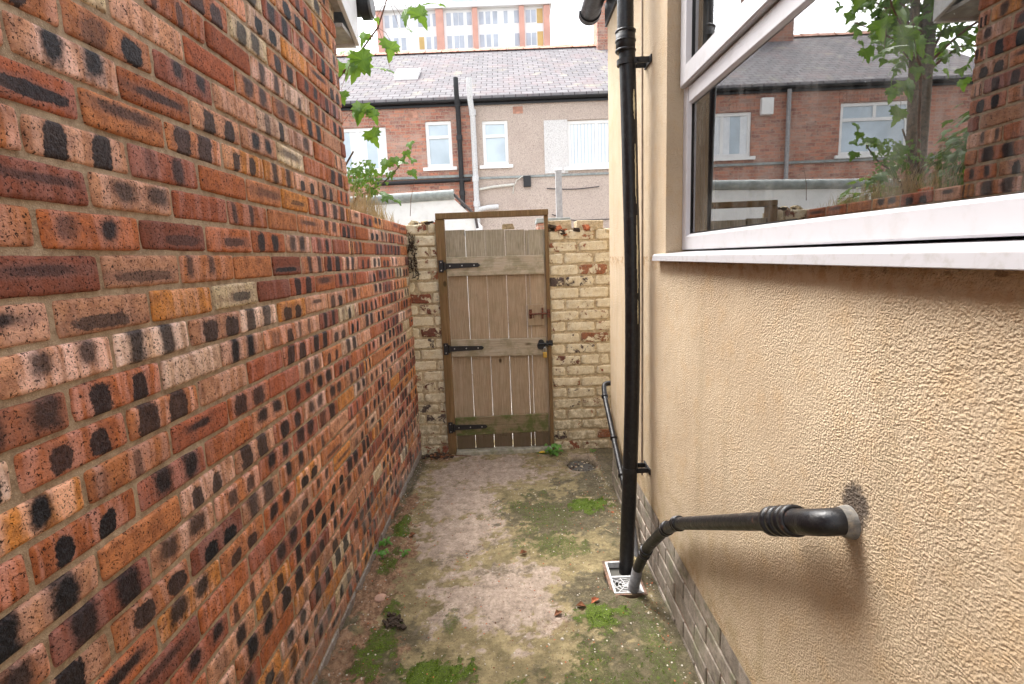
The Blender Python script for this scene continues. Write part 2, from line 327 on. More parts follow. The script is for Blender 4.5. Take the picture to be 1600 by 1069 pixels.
def m_glass(name, ior=2.2, tint=(.75, .78, .78)):
    t = NT(name); fr = t.n('ShaderNodeFresnel', {'IOR': ior}); n = t.noise(t.pos(), 3, 2)
    t.L.new(t.bump(n, .0006), fr.inputs['Normal'])
    gl = t.n('ShaderNodeBsdfGlossy', {'Color': (.98, .98, .98), 'Roughness': .008}); tr = t.n('ShaderNodeBsdfTransparent', {'Color': tint})
    mx = t.n('ShaderNodeMixShader', {0: fr.outputs[0], 1: tr.outputs[0], 2: gl.outputs[0]})
    dd = t.n('ShaderNodeBsdfDiffuse', {'Color': (.5, .5, .48)}); pz = t.pos(); dm = t.math('ADD', t.math('MULTIPLY', t.ramp(t.noise(t.scaled(pz, (1, 2.2, .5)), 5, 5, .75), .42, .75), .09), t.math('MULTIPLY', t.ramp(t.noise(pz, 190, 3, .7), .68, .74), .35)); mx = t.n('ShaderNodeMixShader', {0: dm, 1: mx.outputs[0], 2: dd.outputs[0]})
    t.L.new(mx.outputs[0], t.N['Material Output'].inputs['Surface']); t.N.remove(t.b); return t.mat
def m_leaf(name, a, b, tr=.35):
    t = NT(name); p = t.pos(); n = t.noise(p, 22, 4); rn = t.n('ShaderNodeNewGeometry').outputs['Random Per Island']
    c = t.mix(rn, a, b); c = t.mix(t.ramp(n, .5, .8, 0, .4), c, [x * .6 for x in a])
    t.out(c, .45, t.bump(n, .001), .4)
    ts = t.n('ShaderNodeBsdfTranslucent', {'Color': t.mix(.5, c, (.30, .42, .04))}); mx = t.n('ShaderNodeMixShader', {0: tr, 1: t.b.outputs[0], 2: ts.outputs[0]})
    t.L.new(mx.outputs[0], t.N['Material Output'].inputs['Surface']); return t.mat
MT = {}
MT['brick'] = m_brick_left(); MT['mortar'] = m_mortar()
MT['mortar_old'] = m_mortar('old_lime_mortar', (.62, .52, .35), (.36, .28, .18))
MT['cream'] = m_cream_brick(); MT['render'] = m_render_wall(); MT['footing'] = m_paint_plinth()
MT['footing_mortar'] = m_mortar('footing_mortar', (.36, .25, .20), (.20, .14, .10))
MT['ground'] = m_ground()
MT['board'] = m_wood('gate_board', ((.50, .385, .275), (.37, .27, .18), (.55, .45, .34)), .12)
MT['rail'] = m_wood('gate_rail', ((.56, .48, .37), (.41, .34, .255), (.60, .54, .45)), .35)
MT['rail_green'] = m_wood('gate_low_rail', ((.30, .24, .15), (.20, .15, .09), (.34, .28, .18)), .85)
MT['post'] = m_wood('gate_frame_wood', ((.25, .155, .075), (.16, .095, .045), (.32, .21, .11)), .12)
MT['pipe'] = m_black_pipe(); MT['pipe_clean'] = m_black_pipe('black_gutter_plastic', .03)
MT['iron'] = plain('black_iron', (.018, .018, .02), .45, .3, 60, bump=.0008)
MT['rust'] = plain('rusty_iron', (.13, .045, .025), .75, .5, 90, bump=.001, dirt=(.04, .02, .015))
MT['brass'] = plain('brass', (.62, .40, .10), .35, .15, 60, metal=.7)
MT['steel'] = plain('steel', (.5, .5, .5), .3, .1, 60, metal=.9)
MT['upvc'] = plain('white_upvc', (.52, .512, .53), .28, .02, 6, .5, dirt=(.36, .34, .31), dirt_amt=.28, dsc=18)
MT['upvc_sill'] = plain('white_upvc_sill', (.45, .442, .46), .3, .02, 6, .5, dirt=(.27, .24, .20), dirt_amt=.4, dsc=45)
MT['gasket'] = plain('black_gasket', (.01, .01, .01), .5)
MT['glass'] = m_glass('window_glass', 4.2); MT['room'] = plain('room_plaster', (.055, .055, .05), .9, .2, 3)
MT['grey_pvc'] = plain('grey_pvc', (.15, .15, .155), .5, .25, 70, dirt=(.1, .08, .06))
MT['white_pvc'] = plain('white_pvc', (.62, .62, .62), .4, .08, 40, dirt=(.25, .2, .15), dirt_amt=.6, dsc=60)
MT['paint_fleck'] = plain('cream_paint_run', (.66, .58, .38), .6, .15, 60)
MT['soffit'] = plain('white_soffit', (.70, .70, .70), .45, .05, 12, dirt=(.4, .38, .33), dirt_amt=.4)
MT['soffit_low'] = plain('grey_brown_soffit', (.36, .34, .31), .6, .2, 18, dirt=(.16, .12, .09), dirt_amt=.6)  # soffit undersides: greyer, browner base colour than the white boards
MT['tile'] = plain('dark_roof_tile', (.09, .07, .065), .85, .3, 12, bump=.004)
MT['stone'] = plain('kerb_concrete', (.33, .31, .25), .9, .25, 30, bump=.004, dirt=(.14, .17, .06), dirt_amt=.6, dsc=14)
MT['yard'] = plain('yard_concrete', (.27, .25, .23), .9, .2, 6, bump=.004, dirt=(.2, .18, .15))
MT['asphalt'] = plain('ground_far', (.12, .115, .10), .95, .3, 2)
MT['terrace'] = m_far_brick(); MT['pebble'] = m_pebble('pebbledash', (.68, .57, .49), (.58, .47, .40), (.42, .31, .27))
MT['white_dash'] = m_pebble('white_dash', (.84, .82, .80), (.76, .73, .71), (.60, .57, .55)); MT['slate'] = m_slate()
MT['ridge'] = plain('terracotta', (.46, .24, .17), .85, .3, 9, bump=.01)
MT['white_paint'] = plain('white_paint', (.80, .79, .77), .5, .04, 5); MT['white_wall'] = plain('whitewashed_wall', (.80, .80, .80), .8, .05, 4, dirt=(.6, .58, .54), dirt_amt=.3)
MT['far_glass'] = plain('blue_reflecting_glass', (.46, .54, .60), .12, .15, 1.2, .8); MT['net'] = plain('net_curtain', (.66, .72, .76), .35, .1, 30, .6)
MT['blind'] = plain('vertical_blind', (.74, .76, .78), .6, .05, 10)
MT['grey_coping'] = plain('grey_coping', (.27, .29, .28), .8, .2, 14); MT['grey_post'] = plain('grey_post', (.34, .33, .33), .85, .15, 25)
MT['tower_wall'] = plain('tower_white_panel', (.88, .87, .87), .8, .03, .4); MT['tower_brick_hazed'] = plain('tower_brick_hazed', (.66, .36, .29), .9, .1, .6)  # distance haze is put into the pale colour of the column brick
MT['tower_glass_hazed'] = plain('tower_glass_hazed', (.48, .51, .58), .3, .12, .5); MT['tower_ochre'] = plain('tower_ochre', (.62, .42, .17), .7, .1, .5)  # tower window colour paled too, haze painted into the base colour
MT['leaf'] = m_leaf('sycamore_leaf', (.06, .155, .012), (.11, .24, .02)); MT['leaf_dark'] = m_leaf('shrub_leaf', (.05, .12, .02), (.12, .20, .035), .25)
MT['bark'] = plain('bark', (.13, .095, .065), .9, .4, 40, bump=.006); MT['twig'] = plain('red_brown_twig', (.16, .07, .04), .8, .3, 40)
MT['straw'] = plain('dry_grass', (.46, .37, .22), .85, .3, 15); MT['weed'] = m_leaf('weed_leaf', (.08, .24, .04), (.16, .36, .06)); MT['moss'] = m_leaf('moss', (.055, .10, .010), (.17, .27, .025), .2)
MT['dead'] = plain('dead_leaf', (.20, .085, .04), .8, .5, 60, bump=.002); MT['soil'] = plain('dark_soil', (.06, .042, .03), .95, .4, 90, bump=.01)
MT['pebble_lt'] = plain('pale_pebble', (.5, .45, .38), .8, .3, 80); MT['yellow'] = plain('yellow_leaf', (.62, .42, .03), .6, .2, 60)
MT['red_rubble'] = plain('red_brick_rubble', (.40, .13, .06), .9, .4, 45, bump=.006); MT['wall_cable'] = plain('beige_cable', (.40, .32, .25), .6); MT['edging'] = plain('drain_edging', (.20, .12, .085), .9, .4, 60, bump=.004, dirt=(.10, .09, .05), dirt_amt=.8, dsc=20); MT['cable'] = plain('cable', (.08, .07, .07), .7); MT['pale_cable'] = plain('pale_conduit', (.58, .56, .50), .7)
# ------------------------------------------------------------------ ground
G = MB(); G.add([(-600, -600, -.03), (600, -600, -.03), (600, 900, -.03), (-600, 900, -.03)], [(0, 1, 2, 3)])
tag(G.build('ground', MT['asphalt']), kind='structure')
Yd = MB(); Yd.box(-9, 9, 4.26, 12.45, -.2, -.004); tag(Yd.build('back_alley_paving', MT['yard']), kind='structure')
X0, X1, Y0, Y1, ST = -.80, 1.15, -.7, 4.28, .0105
gx = np.arange(X0, X1, ST); gy = np.arange(Y0, Y1, ST); GX, GY = np.meshgrid(gx, gy, indexing='ij')
NZ = fbm(GX, GY, 7, 21, 5); NZ2 = fbm(GX, GY, 24, 41, 4); NZF = fbm(GX, GY, 45, 90, 3)
def blob(cx, cy, rx, ry, ang=0, wob=.9, seed=0):
    c, s = math.cos(ang), math.sin(ang); dx = GX - cx; dy = GY - cy
    d = np.sqrt(((dx * c + dy * s) / rx) ** 2 + ((-dx * s + dy * c) / ry) ** 2)
    return sst(1.35, .45, d + (fbm(GX, GY, 11, 60 + seed, 4) - .5) * wob * 1.9 + (NZF - .5) * 1.5 * wob)
def top(*a): return np.maximum.reduce(a)
moss = top(.95 * blob(.42, 3.06, .12, .11, seed=1), .52 * blob(.20, 2.62, .22, .16, seed=2), .80 * blob(.32, 2.03, .13, .08, seed=3), .95 * blob(-.35, 1.74, .16, .10, seed=4), .72 * blob(-.58, 1.90, .08, .24, seed=5),
           .75 * blob(-.68, 2.82, .05, .14, seed=6), .65 * blob(-.67, 2.45, .05, .16, seed=7), .5 * blob(-.31, 1.98, .03, .11, seed=8), .46 * blob(.12, 2.95, .28, .28, seed=9), .5 * blob(.50, 1.80, .10, .35, seed=10), .6 * blob(-.02, 1.60, .30, .12, seed=11), .5 * blob(.25, 1.72, .18, .18, seed=12), .9 * blob(.22, 3.93, .09, .025, seed=13, wob=.3), .8 * blob(.0, 3.955, .3, .015, seed=14, wob=.5))
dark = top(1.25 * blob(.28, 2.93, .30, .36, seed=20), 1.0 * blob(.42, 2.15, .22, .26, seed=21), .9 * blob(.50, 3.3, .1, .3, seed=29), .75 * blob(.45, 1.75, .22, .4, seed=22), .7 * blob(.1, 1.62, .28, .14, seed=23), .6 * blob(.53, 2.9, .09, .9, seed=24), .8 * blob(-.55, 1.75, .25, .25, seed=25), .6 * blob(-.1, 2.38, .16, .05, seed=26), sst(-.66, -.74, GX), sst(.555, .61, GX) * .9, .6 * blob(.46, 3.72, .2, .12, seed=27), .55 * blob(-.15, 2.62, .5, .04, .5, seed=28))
lite = top(blob(-.28, 3.62, .48, .30, seed=30), blob(-.34, 2.78, .27, .33, seed=31), blob(-.10, 2.15, .30, .27, seed=32), .6 * blob(.45, 3.72, .25, .2, seed=33), blob(-.40, 3.2, .22, .3, seed=34))
soil = top(blob(-.68, 2.35, .13, .55, seed=40), .9 * blob(-.69, 2.95, .08, .3, seed=41), .8 * blob(-.66, 1.75, .16, .35, seed=42), .45 * blob(.15, 1.97, .12, .05, seed=43), .7 * blob(-.6, 3.9, .12, .08, seed=44))
hole = sst(1.15, .75, np.sqrt(((GX - .465) / .105) ** 2 + ((GY - 3.70) / .13) ** 2) + (NZ - .5) * .5)
soil_l = sst(-.50, -.70, GX + (NZ - .5) * .25)
GZ = (NZ - .5) * .012 + (NZ2 - .5) * .006 + soil_l * (.012 + (NZ2 - .4) * .045) * sst(4.0, 3.2, GY) + moss * (.004 + NZ2 * .010) + soil * (NZ2 - .5) * .018 - hole * .035 - lite * -.002
# trench lip along the footing of the house wall
GZ += sst(.56, .62, GX) * -.006 - sst(1.1, .9, np.sqrt(((GX - .485) / .085) ** 2 + ((GY - 2.30) / .145) ** 2)) * .12
crack = np.abs((GX + .12) * .75 - (2.02 - GY) * .52 + (NZ - .5) * .05); GZ -= sst(.012, .0, crack) * .003 * sst(.28, .2, np.abs(GY - 1.95))
dark = np.maximum(dark, sst(.014, .002, crack) * sst(.24, .1, np.abs(GY - 1.95)) * .45)
dark = np.maximum(dark, hole * 1.2)
def grid_mesh(name, X, Y, Z, mats, attrs=None, parent=None):
    a, b = X.shape; co = np.stack([X, Y, Z], -1).reshape(-1, 3); idx = np.arange(a * b).reshape(a, b)
    q = np.stack([idx[:-1, :-1], idx[1:, :-1], idx[1:, 1:], idx[:-1, 1:]], -1).reshape(-1, 4)
    me = bpy.data.meshes.new(name); me.from_pydata(co.tolist(), [], q.tolist()); me.polygons.foreach_set('use_smooth', np.ones(len(q), bool))
    for m in mats: me.materials.append(m)
    for k, v in (attrs or {}).items():
        at = me.color_attributes.new(k, 'FLOAT_COLOR', 'POINT'); at.data.foreach_set('color', v.astype(np.float32).ravel())
    o = bpy.data.objects.new(name, me); COL.objects.link(o); return o
MASK = np.stack([moss, np.clip(dark, 0, 1), np.clip(lite, 0, 1), np.clip(soil, 0, 1)], -1).reshape(-1, 4)
alley = tag(grid_mesh('alley_path', GX, GY, GZ, [MT['ground']], {'mask': MASK}), kind='structure')
def gz(x, y):
    i = int(np.clip((x - X0) / ST, 0, len(gx) - 1)); j = int(np.clip((y - Y0) / ST, 0, len(gy) - 1)); return float(GZ[i, j])
# moss cushions: thousands of tiny upright leaflets
def moss_mesh():
    A = MB(); R = random.Random(5); k = 0
    fl = moss.ravel(); cand = np.where(fl > .42)[0]; cx = GX.ravel(); cy = GY.ravel(); cz = GZ.ravel()
    clump = fbm(GX, GY, 34, 77, 3).ravel()
    sel = rng.choice(cand, size=min(26000, len(cand) * 3))
    vs = []; fs = []
    for i in sel:
        if clump[i] < .555 or R.random() > fl[i] ** 1.5: continue
        x = cx[i] + R.uniform(-.006, .006); y = cy[i] + R.uniform(-.006, .006); z = cz[i]
        if not (-.74 < x < .60): continue
        h = R.uniform(.002, .006) * (.6 + clump[i]); a = R.uniform(0, 6.28); wd = R.uniform(.0015, .003); lx = R.uniform(-.004, .004); ly = R.uniform(-.004, .004)
        b = len(vs); vs += [(x - wd * math.cos(a), y - wd * math.sin(a), z), (x + wd * math.cos(a), y + wd * math.sin(a), z), (x + lx + wd * .6 * math.cos(a), y + ly + wd * .6 * math.sin(a), z + h), (x + lx - wd * .6 * math.cos(a), y + ly - wd * .6 * math.sin(a), z + h * .8)]
        fs.append((b, b + 1, b + 2, b + 3))
    A.add(vs, fs); return A.build('moss', MT['moss'], fix=False)
tag(moss_mesh(), 'bright green moss cushions growing on the concrete path', 'moss', kind='stuff')
# grit and crumbs lying on the path
g = MB(); R = random.Random(9)
def chip(mb, x, y, z, s, mi=0, flat=.5):
    p = [Vector((R.uniform(.5, 1) * a, R.uniform(.5, 1) * b, R.uniform(.4, 1) * c * flat)) * s for a in (-1, 1) for b in (-1, 1) for c in (-1, 1)]
    r = Matrix.Rotation(R.uniform(0, 6.28), 3, 'Z') @ Matrix.Rotation(R.uniform(-.3, .3), 3, 'X'); p = [r @ q + Vector((x, y, z + s * flat * .6)) for q in p]
    mb.add(p, [(0, 1, 3, 2), (4, 6, 7, 5), (0, 4, 5, 1), (2, 3, 7, 6), (0, 2, 6, 4), (1, 5, 7, 3)], mi)
for i in range(2600):
    x = R.uniform(-.74, .6); y = R.uniform(1.3, 3.95)
    if R.random() < .35: x = R.choice((R.uniform(-.75, -.6), R.uniform(.52, .61)))
    chip(g, x, y, gz(x, y) - .001, R.uniform(.0012, .0042), R.choice((0, 0, 1, 2)))
tag(g.build('grit', [MT['pebble_lt'], MT['dead'], MT['red_rubble']], fix=False), 'loose grit and small crumbs scattered over the path', 'grit', kind='stuff')
# ------------------------------------------------------------------ brick laying
def lay(bricks, O, U, N, nu=12, nv=7, depth=.009, rough=.0011, edge=.0024, corner=.0028, seed=0):
    """bricks: list of dict(u,v,w,h,col,P,Q); O origin, U wall direction, N outward; returns arrays"""
    rg = np.random.default_rng(seed)
    def prm(n, e1, e2):
        return np.concatenate([[0, 0.0], [e1, e2], np.linspace(.16, .84, n - 6), [1 - e2, 1 - e1], [1, 1]])
    su = prm(nu + 2, .010, .035); sv = prm(nv + 4, .028, .09); a, b = len(su), len(sv)
    SU, SV = np.meshgrid(su, sv, indexing='ij'); rim = np.zeros((a, b), bool); rim[[0, -1], :] = True; rim[:, [0, -1]] = True
    K = len(bricks); V = np.zeros((K, a, b, 3)); UVs = np.zeros((K, a, b, 2)); C = np.zeros((K, a, b, 4)); PP = np.zeros_like(C); QQ = np.zeros_like(C)
    O = np.array(O); U = np.array(U); N = np.array(N); Zv = np.array([0, 0, 1.])
    for k, br in enumerate(bricks):
        w_, h_ = br['w'], br['h']; cj = rg.uniform(-corner, corner, (2, 2, 2)) * .6
        u = br['u'] + SU * w_; v = br['v'] + SV * h_
        for i in (0, 1):
            for j in (0, 1):
                wt = (SU if i else 1 - SU) * (SV if j else 1 - SV); u = u + wt * cj[i, j, 0]; v = v + wt * cj[i, j, 1]
        du = np.minimum(SU, 1 - SU) * w_; dv = np.minimum(SV, 1 - SV) * h_
        nz = (fbm(u + seed, v, 16, seed + 3, 3) - .5) * 2
        # chipped irregular outline
        ne = (fbm(u * 1.0 + 5, v * 1.0 + seed, 60, seed + 9, 2) - .5) * 2
        eb = np.clip(1 - du / .012, 0, 1) ; u = u + np.where(SU < .5, 1, -1) * eb * (ne * .6 + .35) * edge
        ev = np.clip(1 - dv / .012, 0, 1) ; v = v + np.where(SV < .5, 1, -1) * ev * (ne * .6 + .35) * edge
        # rounded corners
        cr = np.clip(1 - np.hypot(du, dv) / .012, 0, 1) * edge * .8; u = u + np.where(SU < .5, 1, -1) * cr; v = v + np.where(SV < .5, 1, -1) * cr
        d = depth * (1 - np.exp(-np.minimum(du, dv) / .0022) * .55) + nz * rough + rg.uniform(-.0018, .0018) + rg.uniform(-.003, .003) * (SU - .5) + rg.uniform(-.002, .002) * (SV - .5)
        d = np.where(rim, -.012, d)
        V[k] = O + u[..., None] * U + v[..., None] * Zv + d[..., None] * N
        UVs[k, ..., 0] = SU * w_; UVs[k, ..., 1] = SV * h_
        C[k] = br['col']; PP[k] = br['P']; QQ[k] = br['Q']
    idx = np.arange(K * a * b).reshape(K, a, b)
    q = np.stack([idx[:, :-1, :-1], idx[:, 1:, :-1], idx[:, 1:, 1:], idx[:, :-1, 1:]], -1).reshape(-1, 4)
    if np.dot(np.cross(U, Zv), N) < 0: q = q[:, ::-1]
    return V.reshape(-1, 3), q, UVs.reshape(-1, 2), C.reshape(-1, 4), PP.reshape(-1, 4), QQ.reshape(-1, 4)
def mortar_grid(O, U, N, u0, u1, topf, v0, st=.014, amp=.004, off=.001, seed=0):
    us = np.linspace(u0, u1, max(2, int((u1 - u0) / st))); vs = np.linspace(0, 1, 2 + int((topf((u0 + u1) / 2) - v0) / st))
    A, B = np.meshgrid(us, vs, indexing='ij'); T = np.array([topf(t) for t in us]); Vv = v0 + B * (T[:, None] - v0)
    d = off + (fbm(A, Vv, 30, seed, 3) - .5) * amp + (fbm(A, Vv, 6, seed + 5, 2) - .5) * amp
    co = np.array(O) + A[..., None] * np.array(U) + Vv[..., None] * np.array([0, 0, 1.]) + d[..., None] * np.array(N)
    a, b = A.shape; idx = np.arange(a * b).reshape(a, b); q = np.stack([idx[:-1, :-1], idx[1:, :-1], idx[1:, 1:], idx[:-1, 1:]], -1).reshape(-1, 4)
    if np.dot(np.cross(U, [0, 0, 1.]), N) < 0: q = q[:, ::-1]
    return co.reshape(-1, 3), q
def assemble(name, layers, solids, mats, parent=None):
    """layers: (V,q,uv,C,P,Q,mi); solids: MB with material indices"""
    Vs = []; F = []; MI = []; SM = []; uv = []; C = []; P = []; Q = []; base = 0
    for L in layers:
        V, q, mi = L[0], L[1], L[-1]; n = len(V); Vs.append(V); F += (q + base).tolist(); MI += [mi] * len(q); SM += [True] * len(q)
        if len(L) > 3: uv.append(L[2]); C.append(L[3]); P.append(L[4]); Q.append(L[5])
        else: uv.append(np.zeros((n, 2))); z = np.zeros((n, 4)); C.append(z); P.append(z); Q.append(z)
        base += n
    if solids is not None and solids.v:
        n = len(solids.v); Vs.append(np.array(solids.v)); F += [tuple(i + base for i in f) for f in solids.f]; MI += solids.m; SM += solids.s
        uv.append(np.zeros((n, 2))); z = np.zeros((n, 4)); C.append(z); P.append(z); Q.append(z)
    V = np.concatenate(Vs); uv = np.concatenate(uv); me = bpy.data.meshes.new(name); me.from_pydata(V.tolist(), [], F)
    for m in mats: me.materials.append(m)
    me.polygons.foreach_set('material_index', MI); me.polygons.foreach_set('use_smooth', SM)
    for k, arr in (('Col', C), ('P', P), ('Q', Q)):
        at = me.color_attributes.new(k, 'FLOAT_COLOR', 'POINT'); at.data.foreach_set('color', np.concatenate(arr).astype(np.float32).ravel())
    ul = me.uv_layers.new(name='UVMap'); li = np.zeros(len(me.loops), np.int32); me.loops.foreach_get('vertex_index', li); ul.data.foreach_set('uv', uv[li].astype(np.float32).ravel())
    o = bpy.data.objects.new(name, me); COL.objects.link(o)
    if parent is not None: o.parent = parent; o.matrix_parent_inverse = parent.matrix_world.inverted()
    return o
PAL = [((.42, .125, .055), 5), ((.50, .18, .085), 6), ((.54, .25, .16), 5), ((.25, .075, .05), 2.4), ((.36, .10, .055), 3.5), ((.58, .22, .07), 2.5), ((.60, .43, .29), 1.1), ((.62, .37, .28), 1.6)]
def rustic(u, v, w_, h_, rg, grey=False):
    ws = np.array([p[1] for p in PAL]); c = np.array(PAL[rg.choice(len(PAL), p=ws / ws.sum())][0]) * rg.uniform(.9, 1.25) * np.array((1.0, 1.10, 1.02))
    t = rg.random(); s = w_ / .228
    if t < .70:      # two burnt patches
        c1 = w_ * rg.uniform(.22, .36); c2 = c1 + w_ * rg.uniform(.36, .46); wd = w_ * rg.uniform(.075, .135); P = (c1, c2, wd * 1.1, rg.uniform(.8, 1)); hh = rg.uniform(.020, .036) if rg.random() < .8 else .05; band = rg.uniform(.1, .95); halo = rg.uniform(.2, .8)
    elif t < .80:    # one long streak
        cc = w_ * rg.uniform(.4, .6); P = (cc, cc, w_ * rg.uniform(.22, .42), rg.uniform(.5, .95)); hh = rg.uniform(.007, .014); band = rg.uniform(0, .4); halo = rg.uniform(.3, .9)
    elif t < .86:    # three narrow smudges
        P = (w_ * .12, w_ * rg.uniform(.5, .6), w_ * .055, rg.uniform(.5, .9)); hh = .03; band = .5; halo = .6
    else: P = (0, 0, .01, 0); hh = .01; band = rg.uniform(0, .5); halo = 0
    if grey: c = np.array((.34, .31, .28)) * rg.uniform(.8, 1.1); P = (0, 0, .01, 0); band = .1
    return dict(u=u, v=v, w=w_, h=h_, col=(*c, 1), P=P, Q=(hh, halo, rg.random(), band))
CH, CL, PH, ZB = .075, .239, .161, .058
def stretcher(u0, u1, z0, topf, phase, seed, mk, ch=CH, cl=CL, zb=ZB, jt=.0095, grey_row=None, bond=None):
    rg = np.random.default_rng(seed); out = []; k0 = math.floor((z0 - zb) / ch); k = k0
    while zb + k * ch < 6:
        v = zb + k * ch; off = phase + (0 if (k % 2) == 0 else cl / 2) + rg.uniform(-.006, .006); i = math.floor((u0 - off) / cl)
        while off + i * cl < u1:
            a = max(u0, off + i * cl + jt / 2); b = min(u1, off + (i + 1) * cl - jt / 2); i += 1
            if b - a < .03: continue
            if v + ch > topf((a + b) / 2) + .02: continue
            out.append(mk(a, v + jt / 2, b - a, ch - jt, rg, (grey_row is not None and k == grey_row and rg.random() < .75)) if mk is rustic else mk(a, v + jt / 2, b - a, ch - jt, rg))
        k += 1
        if v > topf(u0) + 1 and v > topf(u1) + 1: break
    return out
WX = -.757; GE = 2.62          # alley face of the left walls; far corner of the gable
EAVE_Z = 2.58; RAKE = .30; RIDGE_Y = .6
def rake(y): return EAVE_Z + .02 + (GE + .2 - y) * RAKE if y > RIDGE_Y else EAVE_Z + .02 + (GE + .2 - RIDGE_Y) * RAKE - (RIDGE_Y - y) * RAKE
GN = -1.2
OUT = thing('outbuilding', ((WX - 1.2), .7, 0), 'rustic red and black brick outbuilding with white verge board filling the left side', 'building')
bl = lay(stretcher(GN, GE, -.05, lambda y: rake(y) + .02, PH, 3, rustic, grey_row=-1), (WX - .010, 0, 0), (0, 1, 0), (1, 0, 0), seed=3)
bl2 = lay(stretcher(-2.6, WX - .004, 1.7, lambda y: EAVE_Z, .05, 4, rustic), (0, GE - .010, 0), (1, 0, 0), (0, 1, 0), seed=4, nu=8)
mg = mortar_grid((WX - .008, 0, 0), (0, 1, 0), (1, 0, 0), GN, GE - .006, lambda y: rake(y), -.05, seed=5)
S = MB(); S.prism([(GN + .01, -.1), (GE - .012, -.1), (GE - .012, rake(GE) - .01), (RIDGE_Y, rake(RIDGE_Y) - .01), (GN + .01, rake(GN) - .01)], 'x', -3.2, WX - .022, 1)
assemble('wall', [(*bl, 0), (*bl2, 0), (*mg, 1)], S, [MT['brick'], MT['mortar']], OUT)
r = MB(); yE = GE + .20
for ya, yb in ((RIDGE_Y, yE + .05), (GN - .2, RIDGE_Y)):
    za, zb_ = (rake(ya) if ya > GN else rake(GN) - .06), (rake(yb) if yb < yE else rake(yE) - .015)
    r.hexa([(-3.3, ya, za + .20), (-.705, ya, za + .20), (-.705, yb, zb_ + .20), (-3.3, yb, zb_ + .20), (-3.3, ya, za + .26), (-.705, ya, za + .26), (-.705, yb, zb_ + .26), (-3.3, yb, zb_ + .26)])
r.build('roof', MT['tile'], OUT)
b = MB(); b.prism([(yE, EAVE_Z), (yE, EAVE_Z + .21), (RIDGE_Y, rake(RIDGE_Y) + .21), (RIDGE_Y, rake(RIDGE_Y) + .02), (yE - .30, rake(yE - .30) + .0)], 'x', -.725, -.705); b.build('verge_board', MT['soffit'], OUT, .002)
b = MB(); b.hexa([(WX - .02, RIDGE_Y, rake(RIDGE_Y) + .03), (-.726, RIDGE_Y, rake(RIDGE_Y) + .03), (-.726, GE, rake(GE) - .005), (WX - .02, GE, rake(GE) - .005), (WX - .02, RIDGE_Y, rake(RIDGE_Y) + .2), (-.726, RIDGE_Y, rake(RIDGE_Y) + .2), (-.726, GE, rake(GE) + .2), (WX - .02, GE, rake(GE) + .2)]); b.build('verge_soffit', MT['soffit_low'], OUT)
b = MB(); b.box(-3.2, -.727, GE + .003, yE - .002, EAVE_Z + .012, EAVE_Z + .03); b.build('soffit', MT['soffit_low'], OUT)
b = MB(); b.box(-3.2, -.726, yE, yE + .02, EAVE_Z, EAVE_Z + .21); b.build('fascia', MT['soffit'], OUT)
def half_pipe(mb, p0, p1, r, up=(0, 0, 1), n=14, th=.004):
    p0, p1 = Vector(p0), Vector(p1); t = (p1 - p0).normalized(); u = t.cross(Vector(up)).normalized(); vv = Vector(up)
    L = []
    for rr in (r, r - th):
        for k in range(n + 1):
            a = math.pi * k / n; L.append(u * math.cos(a) * rr - vv * math.sin(a) * rr)
    L = L[:n + 1] + L[n + 1:][::-1]; m = len(L)
    mb.add([p0 + q for q in L] + [p1 + q for q in L], [(i, (i + 1) % m, m + (i + 1) % m, m + i) for i in range(m)], 0, True)
    mb.add([p0 + q for q in L[:n + 1]], [tuple(range(n + 1))]); mb.add([p1 + q for q in L[:n + 1]], [tuple(range(n + 1))])
gt = MB(); half_pipe(gt, (-3.2, yE + .085, EAVE_Z + .235), (-.70, yE + .085, EAVE_Z + .235), .062); go = gt.build('gutter', MT['pipe_clean'], OUT)
gt = MB(); gt.tube([(-.70, yE + .085, EAVE_Z + .225), (-.655, yE + .085, EAVE_Z + .225)], .068, 28); gt.tube([(-.655, yE + .085, EAVE_Z + .225), (-.645, yE + .085, EAVE_Z + .225)], [.060, .056], 28, 1); gt.build('stop_end', [MT['pipe_clean'], MT['grey_pvc']], go)
# low garden wall continuing to the gate
LWT = 1.783
W1 = thing('garden_wall', (WX - .11, 3.3, 0), 'low red and black brick garden wall running from the outbuilding to the gate', 'wall')
def lwtop(y): return LWT + .008
bl = lay(stretcher(GE + .004, 4.008, -.05, lwtop, PH, 13, rustic, grey_row=-1), (WX - .010, 0, 0), (0, 1, 0), (1, 0, 0), seed=13)
mg = mortar_grid((WX - .008, 0, 0), (0, 1, 0), (1, 0, 0), GE, 4.012, lambda y: LWT - .004, -.05, seed=15)
S = MB(); S.box(WX - .215, WX - .022, GE + .002, 4.035, -.1, LWT - .012, 1)
assemble('brickwork', [(*bl, 0), (*mg, 1)], S, [MT['brick'], MT['mortar']], W1)
